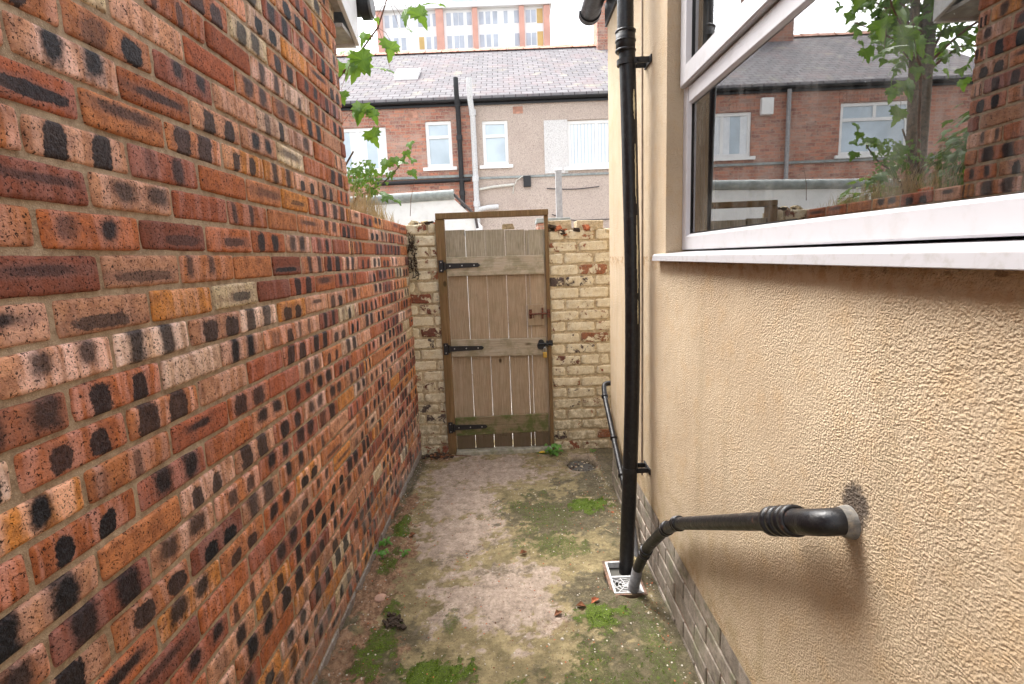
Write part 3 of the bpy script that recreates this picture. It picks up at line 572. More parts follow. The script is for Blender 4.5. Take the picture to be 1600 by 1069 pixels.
# ------------------------------------------------------------------ cream-painted old walls either side of the gate
def creamb(u, v, w_, h_, rg):
    c = np.array(((.34, .12, .07), (.24, .10, .07), (.40, .17, .09), (.12, .09, .08))[rg.choice(4)]) * rg.uniform(.8, 1.2)
    bare = rg.random(); top_ = min(1, max(0, (v - 1.0) / .7)); a = rg.uniform(.58, .86) - (.28 if bare < .06 + .12 * top_ else 0)
    return dict(u=u, v=v, w=w_, h=h_, col=(*c, 1), P=(0, 0, 0, 0), Q=(0, 0, rg.random(), a))
OCH = .0862
def old_wall(name, label, x0, x1, topz, seed, phase):
    T = thing(name, ((x0 + x1) / 2, 4.12, 0), label, 'wall')
    bs = stretcher(x0, x1, -.05, lambda x: topz, phase, seed, creamb, OCH, .226, -.015, .012)
    L = lay(bs, (0, 4.012, 0), (1, 0, 0), (0, -1, 0), nu=16, nv=10, depth=.012, rough=.008, edge=.006, corner=.008, seed=seed)
    m = mortar_grid((0, 4.012, 0), (1, 0, 0), (0, -1, 0), x0, x1, lambda x: topz - .015, -.05, st=.009, amp=.012, off=.003, seed=seed + 1)
    S = MB(); S.box(x0 + .002, x1 - .002, 4.024, 4.225, -.1, topz - .02, 1)
    assemble('brickwork', [(*L, 0), (*m, 1)], S, [MT['cream'], MT['mortar_old']], T)
    return T
WL = old_wall('gate_pier', 'narrow flaking cream brick strip left of the gate post', WX - .06, -.545, 1.80, 33, -.60)
WR = old_wall('painted_brick_wall', 'flaking cream painted brick wall between the gate and the beige house', .292, 1.35, 1.71, 43, .29)
R = random.Random(4)
rb = MB()
for i in range(110):
    x = R.uniform(.30, .74); chip(rb, x, R.uniform(4.0, 4.2), 1.69 + .02 * math.sin(x * 25) + R.uniform(-.01, .012), R.uniform(.012, .038), R.choice((0, 0, 0, 1, 2)), .55)
rb.build('crumbling_top', [MT['red_rubble'], MT['mortar_old'], MT['soil']], WR, fix=False)
rb = MB()
for i in range(45): chip(rb, R.uniform(WX + .01, -.56), R.uniform(4.01, 4.18), 1.785 + R.uniform(-.01, .015), R.uniform(.010, .026), R.choice((0, 1, 1, 2)), .55)
rb.build('crumbling_top', [MT['red_rubble'], MT['mortar_old'], MT['soil']], WL, fix=False)
hb = MB(); hb.box(.298, .47, 4.03, 4.2, 1.695, 1.775, 0, .004); hb.box(.50, .70, 4.005, 4.17, 1.70, 1.768, 1, .006)
hb.build('loose_top_brick', [MT['mortar_old'], MT['mortar_old']], WR, .006)
# dead ivy root hanging in the joint between garden wall and pier
iv = MB(); R = random.Random(14)
for i in range(46):
    x, y, z = R.uniform(-.752, -.70), 4.0 + R.uniform(-.02, 0), R.uniform(1.45, 1.74); pts = [(x, y, z)]
    for k in range(4): x += R.uniform(-.012, .014); y += R.uniform(-.010, .004); z -= R.uniform(.0, .03); pts.append((x, y, z))
    iv.tube(pts, R.uniform(.0012, .003), 5)
    for k in range(2): chip(iv, x, y, z, R.uniform(.004, .010))
tag(iv.build('dead_ivy_roots', MT['soil'], fix=False), 'dark dead ivy roots clinging in the corner left of the gate', 'roots')
# ------------------------------------------------------------------ gate
GT = thing('wooden_gate', (-.11, 4.0, 0), 'weathered ledged board gate in a brown frame closing the end of the alley', 'gate')
fr = MB(); fr.box(-.543, -.480, 3.975, 4.055, .0, 1.815); fr.build('frame_post', MT['post'], GT, .003)
fr = MB(); fr.box(.262, .290, 3.98, 4.055, .0, 1.815); fr.build('frame_post', MT['post'], GT, .003)
fr = MB(); fr.box(-.538, .292, 3.965, 4.055, 1.816, 1.858); fr.build('frame_head', MT['post'], GT, .003)
R = random.Random(21); x = -.474; ws = [.1432, .1442, .1442, .1432, .027, .1195]
for i, wd in enumerate(ws):
    p = MB(); t = .037 + R.uniform(-.004, .004); zt = 1.733 - .003 * i + R.uniform(-.004, .004); sk = R.uniform(-.0015, .0015)
    if i == 4: p.hexa([(x, 4.004, .038), (x + wd, 4.004, .038), (x + wd, 4.02, .038), (x, 4.02, .038), (x, 4.004, zt - .004), (x + wd, 4.004, zt - .004), (x + wd, 4.02, zt - .004), (x, 4.02, zt - .004)])
    else: p.hexa([(x, 4.0, t), (x + wd, 4.0, t), (x + wd, 4.02, t), (x, 4.02, t), (x + sk, 4.0, zt), (x + wd + sk, 4.0, zt), (x + wd + sk, 4.02, zt), (x + sk, 4.02, zt)])
    p.build('board', MT['board'], GT, .002); x += wd + (.0036 if i not in (3, 4) else .0025)
for z0, z1, tilt, mt in ((1.396, 1.537, -.008, 'rail'), (.782, .914, -.012, 'rail'), (.152, .296, .010, 'rail_green')):
    p = MB(); p.hexa([(-.476, 3.975, z0), (.250, 3.975, z0 + tilt), (.250, 3.9985, z0 + tilt), (-.476, 3.9985, z0), (-.476, 3.975, z1), (.250, 3.975, z1 + tilt), (.250, 3.9985, z1 + tilt), (-.476, 3.9985, z1)])
    p.build('rail', MT[mt], GT, .003)
def hinge(z):
    h = MB(); h.box(-.533, -.498, 3.966, 3.972, z - .045, z + .045, 0); h.tube([(-.489, 3.966, z - .03), (-.489, 3.966, z + .03)], .008, 10)
    h.prism([(-.484, z - .021), (-.24, z - .015), (-.225, z), (-.24, z + .015), (-.484, z + .021)], 'y', 3.967, 3.974)
    o = h.build('strap_hinge', MT['iron'], GT, .001)
    for xx in (-.45, -.36, -.27): s = MB(); s.tube([(xx, 3.9665, z), (xx, 3.963, z)], .005, 8); s.build('screw', MT['steel'], o)
    for dz in (-.03, .03): s = MB(); s.tube([(-.515, 3.9655, z + dz), (-.515, 3.9625, z + dz)], .005, 8); s.build('screw', MT['steel'], o)
for z in (1.472, .847, .222): hinge(z)
bb = MB(); bb.box(.118, .238, 3.983, 3.9985, 1.00, 1.16); bb.build('bolt_backing_block', MT['board'], GT, .002)
bo = MB(); bo.box(.128, .150, 3.974, 3.982, 1.055, 1.125); bo.box(.222, .236, 3.970, 3.982, 1.05, 1.135); bo.tube([(.125, 3.968, 1.09), (.285, 3.968, 1.09)], .0065, 12); bo.tube([(.16, 3.968, 1.09), (.16, 3.955, 1.066)], .005, 8); bo.box(.262, .287, 3.962, 3.978, 1.06, 1.12)
bo.build('bolt', MT['rust'], GT, .0015)
lo = MB(); lo.tube([(.212, 3.976, .845), (.212, 3.966, .845)], [.032, .030], 20); lo.tube([(.212, 3.976, .872), (.212, 3.968, .872)], .022, 16); lo.tube([(.190, 3.960, .86), (.292, 3.960, .86)], .009, 12); lo.box(.25, .265, 3.952, 3.976, .84, .88); lo.box(.27, .30, 3.955, 3.978, .845, .885)
lk = lo.build('hasp', MT['iron'], GT, .0015)
pd = MB(); pd.box(.222, .252, 3.938, 3.956, .755, .800); PD = thing('padlock', (.237, 3.947, .755), 'small brass padlock hanging from the black hasp on the gate', 'padlock'); pd.build('body', MT['brass'], PD, .004)
sh = MB(); sh.tube([(.228, 3.947, .80), (.228, 3.947, .822), (.231, 3.948, .832), (.237, 3.949, .836), (.243, 3.948, .832), (.246, 3.947, .822), (.246, 3.947, .80)], .003, 10); sh.build('shackle', MT['steel'], PD)
st = MB(); st.hexa([(-.48, 3.93, -.04), (.272, 3.935, -.04), (.272, 4.06, -.04), (-.48, 4.06, -.04), (-.48, 3.94, .030), (.272, 3.945, .036), (.272, 4.06, .036), (-.48, 4.06, .034)])
tag(st.build('threshold', MT['stone'], None, .008), 'mossy concrete threshold strip under the gate', 'threshold')
# ------------------------------------------------------------------ beige rendered house on the right
HX = .62; HC = 3.33; HZ = 2.83
HS = thing('rendered_house', (2.3, .9, 0), 'beige roughcast house wall with white window filling the right side', 'building')
w0, w1, wz0, wz1 = -.45, 2.132, 1.50, 2.68
hw = MB()
def quad(a, b, c, d, mi=0): hw.add([a, b, c, d], [(0, 1, 2, 3)], mi)
PT = .335
ys = [-1.6, w0, w1, HC]; zs = [PT, wz0, wz1, HZ]
for i in range(3):
    for j in range(3):
        if i == 1 and j == 1: continue
        quad((HX, ys[i], zs[j]), (HX, ys[i + 1], zs[j]), (HX, ys[i + 1], zs[j + 1]), (HX, ys[i], zs[j + 1]))
RV = .82
quad((HX, w1, wz0), (RV, w1, wz0), (RV, w1, wz1), (HX, w1, wz1)); quad((HX, w0, wz0), (RV, w0, wz0), (RV, w0, wz1), (HX, w0, wz1))
quad((HX, w0, wz0), (HX, w1, wz0), (RV, w1, wz0), (RV, w0, wz0)); quad((HX, w0, wz1), (HX, w1, wz1), (RV, w1, wz1), (RV, w0, wz1))
quad((HX, HC, PT), (4.6, HC, PT), (4.6, HC, HZ), (HX, HC, HZ)); quad((HX, -1.6, PT), (4.6, -1.6, PT), (4.6, -1.6, HZ), (HX, -1.6, HZ)); quad((4.6, -1.6, 0), (4.6, HC, 0), (4.6, HC, HZ), (4.6, -1.6, HZ))
quad((HX, -1.6, PT), (HX, HC, PT), (HX + .05, HC, PT), (HX + .05, -1.6, PT))
hw.build('wall', MT['render'], HS)
rgp = np.random.default_rng(3)
def footb(u, v, w_, h_, rg): c = np.array((.38, .325, .27)) * rg.uniform(.85, 1.1); return dict(u=u, v=v, w=w_, h=h_, col=(*c, 1), P=(0, 0, 0, 0), Q=(0, 0, rg.random(), 0))
L1 = lay(stretcher(-1.6, HC, -.10, lambda y: PT + .001, .07, 51, footb, .0805, CL, PT - .0805 * 5, .009), (HX + .006, 0, 0), (0, 1, 0), (-1, 0, 0), seed=51, depth=.0035, rough=.001, edge=.0012)
L2 = lay(stretcher(HX + .008, 1.6, -.10, lambda y: PT + .001, .07, 52, footb, .0805, CL, PT - .0805 * 5, .009), (0, HC - .006, 0), (1, 0, 0), (0, 1, 0), seed=52, depth=.006)
S = MB(); S.box(HX + .0075, 4.6, -1.6, HC - .0075, -.1, PT - .003, 1)
assemble('brick_footing', [(*L1, 0), (*L2, 0)], S, [MT['footing'], MT['footing_mortar']], HS)
# window
FX = .684
WN = MB(); WN.ring(w0, w1 + .002, 1.522, wz1, .062, FX, FX + .065, .012); wnd = WN.build('window', MT['upvc'], HS)
tr = MB(); tr.prism([(FX, 2.062), (FX, 2.115), (FX + .05, 2.115), (FX + .05, 2.055), (FX + .012, 2.055)], 'y', w0 + .06, w1 - .06); tr.build('transom', MT['upvc'], wnd, .002)
sa = MB(); sa.ring(w0 + .045, w1 - .018, 2.122, wz1 - .03, .078, FX - .020, FX + .04, .014); sa.build('sash', MT['upvc'], wnd)
be = MB(); be.ring(w0 + .060, w1 - .060, 1.582, 2.058, .004, FX + .012, FX + .05, .004); be.build('gasket', MT['gasket'], wnd)
be = MB(); be.ring(w0 + .122, w1 - .094, 2.198, wz1 - .106, .005, FX - .004, FX + .03, .003); be.build('gasket', MT['gasket'], wnd)
gl = MB(); gl.add([(FX + .001, w0 + .06, 1.58), (FX + .017, w1 - .06, 1.58), (FX + .017, w1 - .06, 2.06), (FX + .001, w0 + .06, 2.06)], [(0, 3, 2, 1)]); gl.build('pane', MT['glass'], wnd, fix=False)
gl = MB(); gl.add([(FX - .014, w0 + .12, 2.19), (FX + .002, w1 - .09, 2.19), (FX + .002, w1 - .09, wz1 - .10), (FX - .014, w0 + .12, wz1 - .10)], [(0, 3, 2, 1)]); gl.build('pane', MT['glass'], wnd, fix=False)
si = MB(); si.prism([(HX - .030, 1.482), (HX - .027, 1.504), (HX - .020, 1.509), (FX + .06, 1.520), (FX + .06, 1.501), (HX - .005, 1.501), (HX - .022, 1.482)], 'y', w0 - .05, w1 + .095); si.build('sill', MT['upvc_sill'], wnd, .0015)
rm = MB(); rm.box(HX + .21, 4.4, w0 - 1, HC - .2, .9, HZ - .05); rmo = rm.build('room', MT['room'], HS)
# remove the wall of the room behind the pane (leave it open to the window)
me = rmo.data; import bmesh
bm = bmesh.new(); bm.from_mesh(me); bm.faces.ensure_lookup_table()
bmesh.ops.delete(bm, geom=[f for f in bm.faces if abs(f.calc_center_median().x - (HX + .21)) < .01], context='FACES'); bm.to_mesh(me); bm.free()
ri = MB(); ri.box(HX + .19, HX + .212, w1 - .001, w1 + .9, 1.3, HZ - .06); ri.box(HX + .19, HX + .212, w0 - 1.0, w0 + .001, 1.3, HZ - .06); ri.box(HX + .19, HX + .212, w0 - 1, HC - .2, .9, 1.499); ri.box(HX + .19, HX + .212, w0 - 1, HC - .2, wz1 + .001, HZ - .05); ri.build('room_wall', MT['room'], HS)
# eaves along the alley, roof, gutter
ev = MB(); ev.box(HX - .012, HX + .012, -1.6, HC + .02, HZ, HZ + .12); ev.build('fascia', MT['pipe_clean'], HS)
rf = MB(); rf.hexa([(HX - .08, -1.7, HZ + .13), (4.7, -1.7, HZ + 1.6), (4.7, HC + .05, HZ + 1.6), (HX - .08, HC + .05, HZ + .13), (HX - .08, -1.7, HZ + .18), (4.7, -1.7, HZ + 1.65), (4.7, HC + .05, HZ + 1.65), (HX - .08, HC + .05, HZ + .18)]); rf.build('roof', MT['tile'], HS)
gt = MB(); half_pipe(gt, (HX - .085, -1.6, HZ + .125), (HX - .085, HC + .13, HZ + .125), .060); gu = gt.build('gutter', MT['pipe_clean'], HS)
gt = MB(); half_pipe(gt, (HX - .085, HC + .09, HZ + .125), (HX - .085, HC + .14, HZ + .125), .067, th=.03); gt.build('stop_end', MT['pipe_clean'], gu)
# ------------------------------------------------------------------ pipes
DP = thing('downpipe', (.513, 2.37, 0), 'tall black cast rainwater downpipe clipped to the beige house', 'downpipe')
PX, PY = .522, 2.40
def pxz(z_): return PX - .012 + .040 * math.sin(math.pi * min(1, max(0, z_ / 2.5))) ** 1.0 + .012 * min(1, max(0, (z_ - 1.8) / .6))
p = MB(); p.tube([(pxz(z_), PY - .02 * max(0, 1 - z_), z_) for z_ in np.linspace(-.03, 2.385, 14)], .0345, 28); p.build('pipe', MT['pipe_clean'], DP)
p = MB(); p.tube([(PX, PY, 2.355), (PX, PY, 2.356), (PX, PY, 2.44), (PX, PY, 2.441)], [.036, .0405, .0405, .036], 28)
for zc in (2.362, 2.40, 2.437): p.tube([(PX, PY, zc - .006), (PX, PY, zc - .003), (PX, PY, zc + .003), (PX, PY, zc + .006)], [.040, .0435, .0435, .040], 28)
p.build('socket', MT['pipe_clean'], DP)
p = MB(); p.tube([(PX, PY, 2.43), (PX, PY, 2.80), (PX + .01, PY, 2.86), (PX + .022, PY, 2.93)], .034, 28); p.build('pipe', MT['pipe_clean'], DP)
for zc in (.50, 2.315):
    c = MB(); ox = pxz(zc) if zc < 1 else PX; c.tube([(ox, PY - .02 * max(0, 1 - zc), zc - .011), (ox, PY - .02 * max(0, 1 - zc), zc + .011)], .0375, 28)
    c.box(PX + .03, HX + .002, PY - .035, PY - .029, zc - .012, zc + .012); c.box(PX + .03, HX + .002, PY + .029, PY + .035, zc - .012, zc + .012); c.box(HX - .006, HX + .001, PY - .055, PY + .055, zc - .014, zc + .014)
    c.tube([(PX + .045, PY - .05, zc), (PX + .045, PY + .045, zc)], .005, 8); o = c.build('pipe_clip', MT['iron'], DP, .001)
# runs of cream masonry paint on the side of the pipe
R = random.Random(3)
for (z0, z1, wmax) in ((2.08, 2.20, .010), (1.73, 1.98, .007), (1.34, 1.68, .009), (1.20, 1.31, .006)):
    n = 16; a0 = rad(-62); f = MB()
    for k in range(n):
        za = z0 + (z1 - z0) * k / n; zb_ = z0 + (z1 - z0) * (k + 1) / n; wa = wmax * (.35 + .65 * math.sin(math.pi * (k + .5) / n)) * R.uniform(.7, 1.1); wb = wa; j = R.uniform(-.001, .001)
        def q(da, z): a = a0 + (da + j) / .0345; return (pxz(z) + .0352 * math.cos(a), PY + .0352 * math.sin(a), z)
        f.add([q(-wa / 2, za), q(wa / 2, za), q(wb / 2, zb_), q(-wb / 2, zb_)], [(0, 1, 2, 3)])
    f.build('paint_run', MT['paint_fleck'], DP)
v = MB(); v.tube([(HX - .004, 2.50, .42), (HX - .004, 2.495, 1.2), (HX - .003, 2.50, HZ + .02)], .0042, 8); tag(v.build('wall_cable', MT['wall_cable']), 'thin beige cable running up the render beside the black downpipe', 'cable')
# thick black waste pipe leaving the wall near the camera
def smooth_path(pts, rr=.04, n=6):
    pts = [Vector(p) for p in pts]; out = [pts[0]]
    for i in range(1, len(pts) - 1):
        a = pts[i] + (pts[i - 1] - pts[i]).normalized() * rr; b_ = pts[i] + (pts[i + 1] - pts[i]).normalized() * rr
        for k in range(n + 1): t = k / n; out.append(a * (1 - t) ** 2 + pts[i] * 2 * t * (1 - t) + b_ * t * t)
    out.append(pts[-1]); return out
WP = thing('waste_pipe', (.57, 1.5, 0), 'bent black waste pipe running from the beige wall down to the drain', 'pipe')
A = (HX + .02, .925, 1.008); B = (.565, .925, 1.004); C0 = Vector((.566, 1.045, .945)); D = Vector((.568, 1.775, .549)); E_ = Vector((.566, 1.93, .440)); F_ = Vector((.538, 2.085, .275)); H_ = Vector((.515, 2.165, .125)); I_ = Vector((.498, 2.205, -.04))
e = MB(); e.tube(smooth_path([A, B, C0], .045, 8), .0255, 24); e.build('elbow', MT['pipe'], WP)
cl_ = MB()
dirn = (D - C0).normalized()
def ringat(mb, P0, dr, offs, r0, r1, hw_): mb.tube([P0 + dr * (offs - hw_), P0 + dr * (offs - hw_ * .8), P0 + dr * (offs + hw_ * .8), P0 + dr * (offs + hw_)], [r0, r1, r1, r0], 24)
cl_.tube([C0 + dirn * -.035, C0 + dirn * .075], .0275, 24)
for o_ in (-.030, -.004, .030, .062): ringat(cl_, C0, dirn, o_, .0275, .0325, .009)
cl_.build('coupling', MT['pipe'], WP)
s_ = MB(); s_.tube([C0 + dirn * .05, D], .0215, 24); s_.build('straight_pipe', MT['pipe'], WP)
s_ = MB(); s_.tube(smooth_path([D - dirn * .03, D + (E_ - D) * .5, E_, F_, H_], .035, 6), .0225, 24)
for P0, dr in ((D, dirn), (D + (E_ - D) * .85, (F_ - D).normalized()), (F_ * .8 + H_ * .2, (H_ - F_).normalized())):
    ringat(s_, P0, dr, -.012, .0225, .0275, .008); ringat(s_, P0, dr, .018, .0225, .0262, .006)
s_.build('bend', MT['pipe'], WP)
s_ = MB(); s_.tube([H_ + (F_ - H_) * -.02, H_, I_], [.020, .0235, .0245], 24); s_.build('grey_end', MT['grey_pvc'], WP)
s_ = MB(); s_.tube([(HX - .019, .925, 1.006), (HX - .013, .925, 1.006), (HX - .004, .925, 1.004), (HX + .01, .925, 1.004)], [.0262, .0285, .031, .034], 24); s_.build('wall_collar', plain('cement_collar', (.15, .14, .125), .8, .3, 50, bump=.003, dirt=(.42, .32, .2), dsc=45), WP)
# slimmer pipe from round the far corner
FP = thing('small_waste_pipe', (.585, 3.0, 0), 'slim black waste pipe coming round the far house corner along the footing', 'pipe')
q0 = [(.80, 3.44, .672), (.592, 3.44, .662), (.585, 3.36, .595), (.584, 2.60, .145), (.580, 2.46, -.03)]
s_ = MB(); s_.tube(smooth_path(q0, .035, 6), .0165, 18); s_.build('pipe', MT['pipe'], FP)
s_ = MB(); a_, b_ = Vector(q0[2]), Vector(q0[3]); dn = (b_ - a_).normalized()
for o_ in (.0, .35, .62): s_ = MB(); ringat(s_, a_, dn, o_, .0168, .0215, .010); s_.build('pipe_joint', MT['pipe'], FP)
s_ = MB(); s_.tube([b_ - dn * .06, b_, Vector(q0[4])], .019, 18); s_.build('grey_end', MT['grey_pvc'], FP)
# drain gully
DR = thing('drain_gully', (.485, 2.30, 0), 'square white drain gully with a spider web grate at the foot of the downpipe', 'drain')
cy0, cy1, cx0, cx1, zt = 2.175, 2.425, .413, .548, .004
d = MB()
for (a, b_, c, e_) in ((cx0, cx0 + .010, cy0, cy1), (cx1 - .010, cx1, cy0, cy1), (cx0 + .0102, cx1 - .0102, cy0, cy0 + .008), (cx0 + .0102, cx1 - .0102, cy1 - .010, cy1), (cx0 + .0102, cx1 - .0102, 2.292, 2.304)): d.box(a, b_, c, e_, zt - .03, zt)
d.build('rim', MT['white_pvc'], DR, .001)
d = MB(); gcx, gcy = .478, 2.236
for k in range(8):
    a = k * math.pi / 4 + .2; ex, ey = gcx + .085 * math.cos(a), gcy + .085 * math.sin(a); ex = min(max(ex, cx0 + .008), cx1 - .008); ey = min(max(ey, cy0 + .006), 2.294)
    d.tube([(gcx, gcy, zt - .004), (ex, ey, zt - .004)], .0022, 6)
for rr in (.014, .030, .046):
    d.tube([(gcx + rr * 1.1 * math.cos(t), min(gcy + rr * math.sin(t), 2.294), zt - .003) for t in np.linspace(0, 2 * math.pi, 25)], .0022, 6, cap=False)
d.build('grate', MT['white_pvc'], DR)
d = MB(); d.box(cx0 + .004, cx1 - .004, cy0 + .004, cy1 - .004, -.16, -.085)
for i in range(60): chip(d, random.uniform(cx0 + .02, cx1 - .02), random.uniform(cy0 + .02, cy1 - .02), random.uniform(-.075, -.04), random.uniform(.005, .012), 1)
d.build('sump', [MT['soil'], MT['dead']], DR, fix=False)
d = MB(); d.box(cx0 - .012, cx0 - .001, cy0 - .012, cy1 + .012, -.07, -.001, 0, .002); d.box(cx0 - .012, cx1 + .012, cy0 - .014, cy0 - .001, -.07, .001, 0, .002); d.box(cx0 - .012, cx1 + .012, cy1 + .001, cy1 + .012, -.07, .001, 0, .002); d.box(cx1 + .001, cx1 + .012, cy0, cy1, -.07, .001, 0, .002)
d.build('brick_edging', MT['edging'], DR)
#PART2
# ------------------------------------------------------------------ terrace across the back
TY = 12.5; EZ = 4.98; RZ = 7.27; RY = 16.1
def wall_holes(mb, x0, x1, z0, z1, holes, y, rv, mi=0):
    xs = sorted({x0, x1, *[h[0] for h in holes], *[h[1] for h in holes]}); zs = sorted({z0, z1, *[h[2] for h in holes], *[h[3] for h in holes]})
    for i in range(len(xs) - 1):
        for j in range(len(zs) - 1):
            cx, cz = (xs[i] + xs[i + 1]) / 2, (zs[j] + zs[j + 1]) / 2
            if any(h[0] < cx < h[1] and h[2] < cz < h[3] for h in holes): continue
            mb.add([(xs[i], y, zs[j]), (xs[i + 1], y, zs[j]), (xs[i + 1], y, zs[j + 1]), (xs[i], y, zs[j + 1])], [(0, 1, 2, 3)], mi)
    for h in holes:
        a, b, c, d = h[:4]; P = [(a, c), (b, c), (b, d), (a, d)]
        for k in range(4): (xa, za), (xb, zb) = P[k], P[(k + 1) % 4]; mb.add([(xa, y, za), (xb, y, zb), (xb, y + rv, zb), (xa, y + rv, za)], [(0, 1, 2, 3)], mi)
def house_window(par, a, b, c, d, y, style, sill=True):
    f = MB(); t = .075; f.box(a, b, y + .03, y + .09, c, c + t); f.box(a, b, y + .03, y + .09, d - t, d); f.box(a, a + t, y + .03, y + .09, c + t, d - t); f.box(b - t, b, y + .03, y + .09, c + t, d - t)
    m = (a + b) / 2
    if style in ('pair', 'blind'): f.box(m - .035, m + .035, y + .028, y + .09, c + t, d - t)
    if style == 'top': zt = c + (d - c) * .66; f.box(a + t, b - t, y + .028, y + .09, zt - .035, zt + .035)
    if style == 'cross': zt = c + (d - c) * .68; f.box(a + t, b - t, y + .028, y + .09, zt - .035, zt + .035); f.box(m - .035, m + .035, y + .026, y + .09, zt + .035, d - t)
    o = f.build('window', MT['white_paint'], par, .006)
    if sill: s = MB(); s.box(a - .09, b + .09, y - .06, y + .05, c - .075, c - .003); s.build('sill', MT['white_paint'], o)
    g_ = MB(); g_.box(a + t * .5, b - t * .5, y + .058, y + .062, c + t * .5, d - t * .5); g_.build('pane', MT['far_glass'] if style not in ('net',) else MT['net'], o)
    if style in ('pair', 'blind'):
        k = MB(); n = 7
        for half in ((a + t, m - .035), (m + .035, b - t)):
            for i in range(n):
                xx = half[0] + (half[1] - half[0]) * (i + .5) / n; ww = (half[1] - half[0]) / n * (.36 if style == 'blind' else (.5 if i in (0, 1, 5, 6) else .0))
                if ww: k.box(xx - ww, xx + ww, y + .0535, y + .057, c + t, d - t)
        k.build('curtain', MT['blind'], o)
    return o
def terrace(name, x0, x1, mat, wins, label, roof_x=None):
    T = thing(name, ((x0 + x1) / 2, TY, 0), label, 'house')
    m = MB(); wall_holes(m, x0, x1, 0, EZ - .02, [w_[:4] for w_ in wins], TY, .12)
    m.add([(x0, TY, 0), (x0, 20, 0), (x0, 20, EZ), (x0, RY, RZ), (x0, TY, EZ)], [(0, 1, 2, 3, 4)]); m.add([(x1, TY, 0), (x1, 20, 0), (x1, 20, EZ), (x1, RY, RZ), (x1, TY, EZ)], [(0, 1, 2, 3, 4)])
    m.add([(x0, 20, 0), (x1, 20, 0), (x1, 20, EZ), (x0, 20, EZ)], [(0, 1, 2, 3)]); m.build('wall', mat, T, fix=False)
    for w_ in wins: house_window(T, *w_[:4], TY, w_[4])
    r_ = MB(); r_.hexa([(x0, TY - .16, EZ + .02), (x1, TY - .16, EZ + .02), (x1, RY, RZ), (x0, RY, RZ), (x0, TY - .16, EZ + .07), (x1, TY - .16, EZ + .07), (x1, RY, RZ + .05), (x0, RY, RZ + .05)])
    r_.hexa([(x0, RY, RZ), (x1, RY, RZ), (x1, 20.1, EZ), (x0, 20.1, EZ), (x0, RY, RZ + .05), (x1, RY, RZ + .05), (x1, 20.1, EZ + .05), (x0, 20.1, EZ + .05)])
    rf_ = r_.build('roof', MT['slate'], T)
    n = max(1, int((x1 - x0) / .45)); rt = MB()
    for i in range(n):
        a = x0 + (x1 - x0) * i / n; b = x0 + (x1 - x0) * (i + 1) / n
        rt.prism([(RY - .13, RZ + .02), (RY, RZ + .12 + (i % 3) * .006), (RY + .13, RZ + .02)], 'x', a + .004, b - .004)
        rt.prism([(RY - .14, RZ + .03), (RY, RZ + .14), (RY + .14, RZ + .03)], 'x', b - .03, b - .005)
    rt.build('ridge_tile', MT['ridge'], T)
    g_ = MB(); g_.box(x0, x1, TY - .05, TY - .02, EZ - .09, EZ + .02); g_.build('fascia', MT['pipe_clean'], T)
    g_ = MB(); half_pipe(g_, (x0, TY - .11, EZ + .015), (x1, TY - .11, EZ + .015), .05); g_.build('gutter', MT['pipe_clean'], T)
    return T
SP = -.77
T1 = terrace('terraced_house', -9.6, SP, MT['terrace'], [(-3.98, -2.69, 3.56, 4.52, 'pair'), (-1.80, -1.215, 3.60, 4.60, 'top'), (-7.5, -5.95, 3.5, 4.62, 'cross'), (-2.9, -1.9, 1.0, 2.1, 'pair')], 'red brick terraced house with slate roof and skylight beyond the gate')
T2 = terrace('terraced_house', SP + .001, 7.5, MT['pebble'], [(-.52, .06, 3.60, 4.565, 'top'), (1.40, 2.72, 3.49, 4.50, 'blind'), (4.0, 4.7, 3.5, 4.5, 'top')], 'pinkish pebbledashed terraced house with slate roof right of the pale pipe')
# soldier-brick lintels over the brick house's openings, air bricks, string course
l = MB()
for (a, b, z) in ((-4.1, -2.6, 4.53), (-1.88, -1.12, 4.61), (-7.6, -5.85, 4.63)):
    l = MB()
    n = int((b - a) / .077)
    for i in range(n): l.box(a + i * .077 + .004, a + (i + 1) * .077 - .004, TY - .008, TY + .05, z, z + .22)
    l.build('brick_lintel', MT['terrace'], T1)
for i, (T, xx, zz) in enumerate(((T1, -2.05, 4.76), (T2, .30, 4.765))):
    l = MB(); l.box(xx - .11, xx + .11, TY - .008, TY + .02, zz - .075, zz + .075); l.build('air_brick', MT['ridge'], T)
l = MB(); l.box(-9.6, SP, TY - .04, TY + .001, 3.36, 3.41); l.build('string_course', MT['grey_coping'], T1)
l = MB(); l.box(SP + .05, 7.5, TY - .03, TY + .001, 3.30, 3.345); l.build('string_course', MT['grey_coping'], T2)
l = MB(); l.tube([(-2.95, TY - .10, 3.27), (SP - .05, TY - .10, 3.29)], .045, 10); l.build('waste_pipe', MT['pipe_clean'], T1)
l = MB(); wall_holes(l, .87, 1.40, 3.37, 4.52, [], TY - .012, .01); l.build('white_patch', MT['white_dash'], T2, fix=False)
l = MB(); l.box(1.40, 2.72, TY - .013, TY - .002, 4.51, 4.60); l.build('render_band', MT['pebble'], T2)
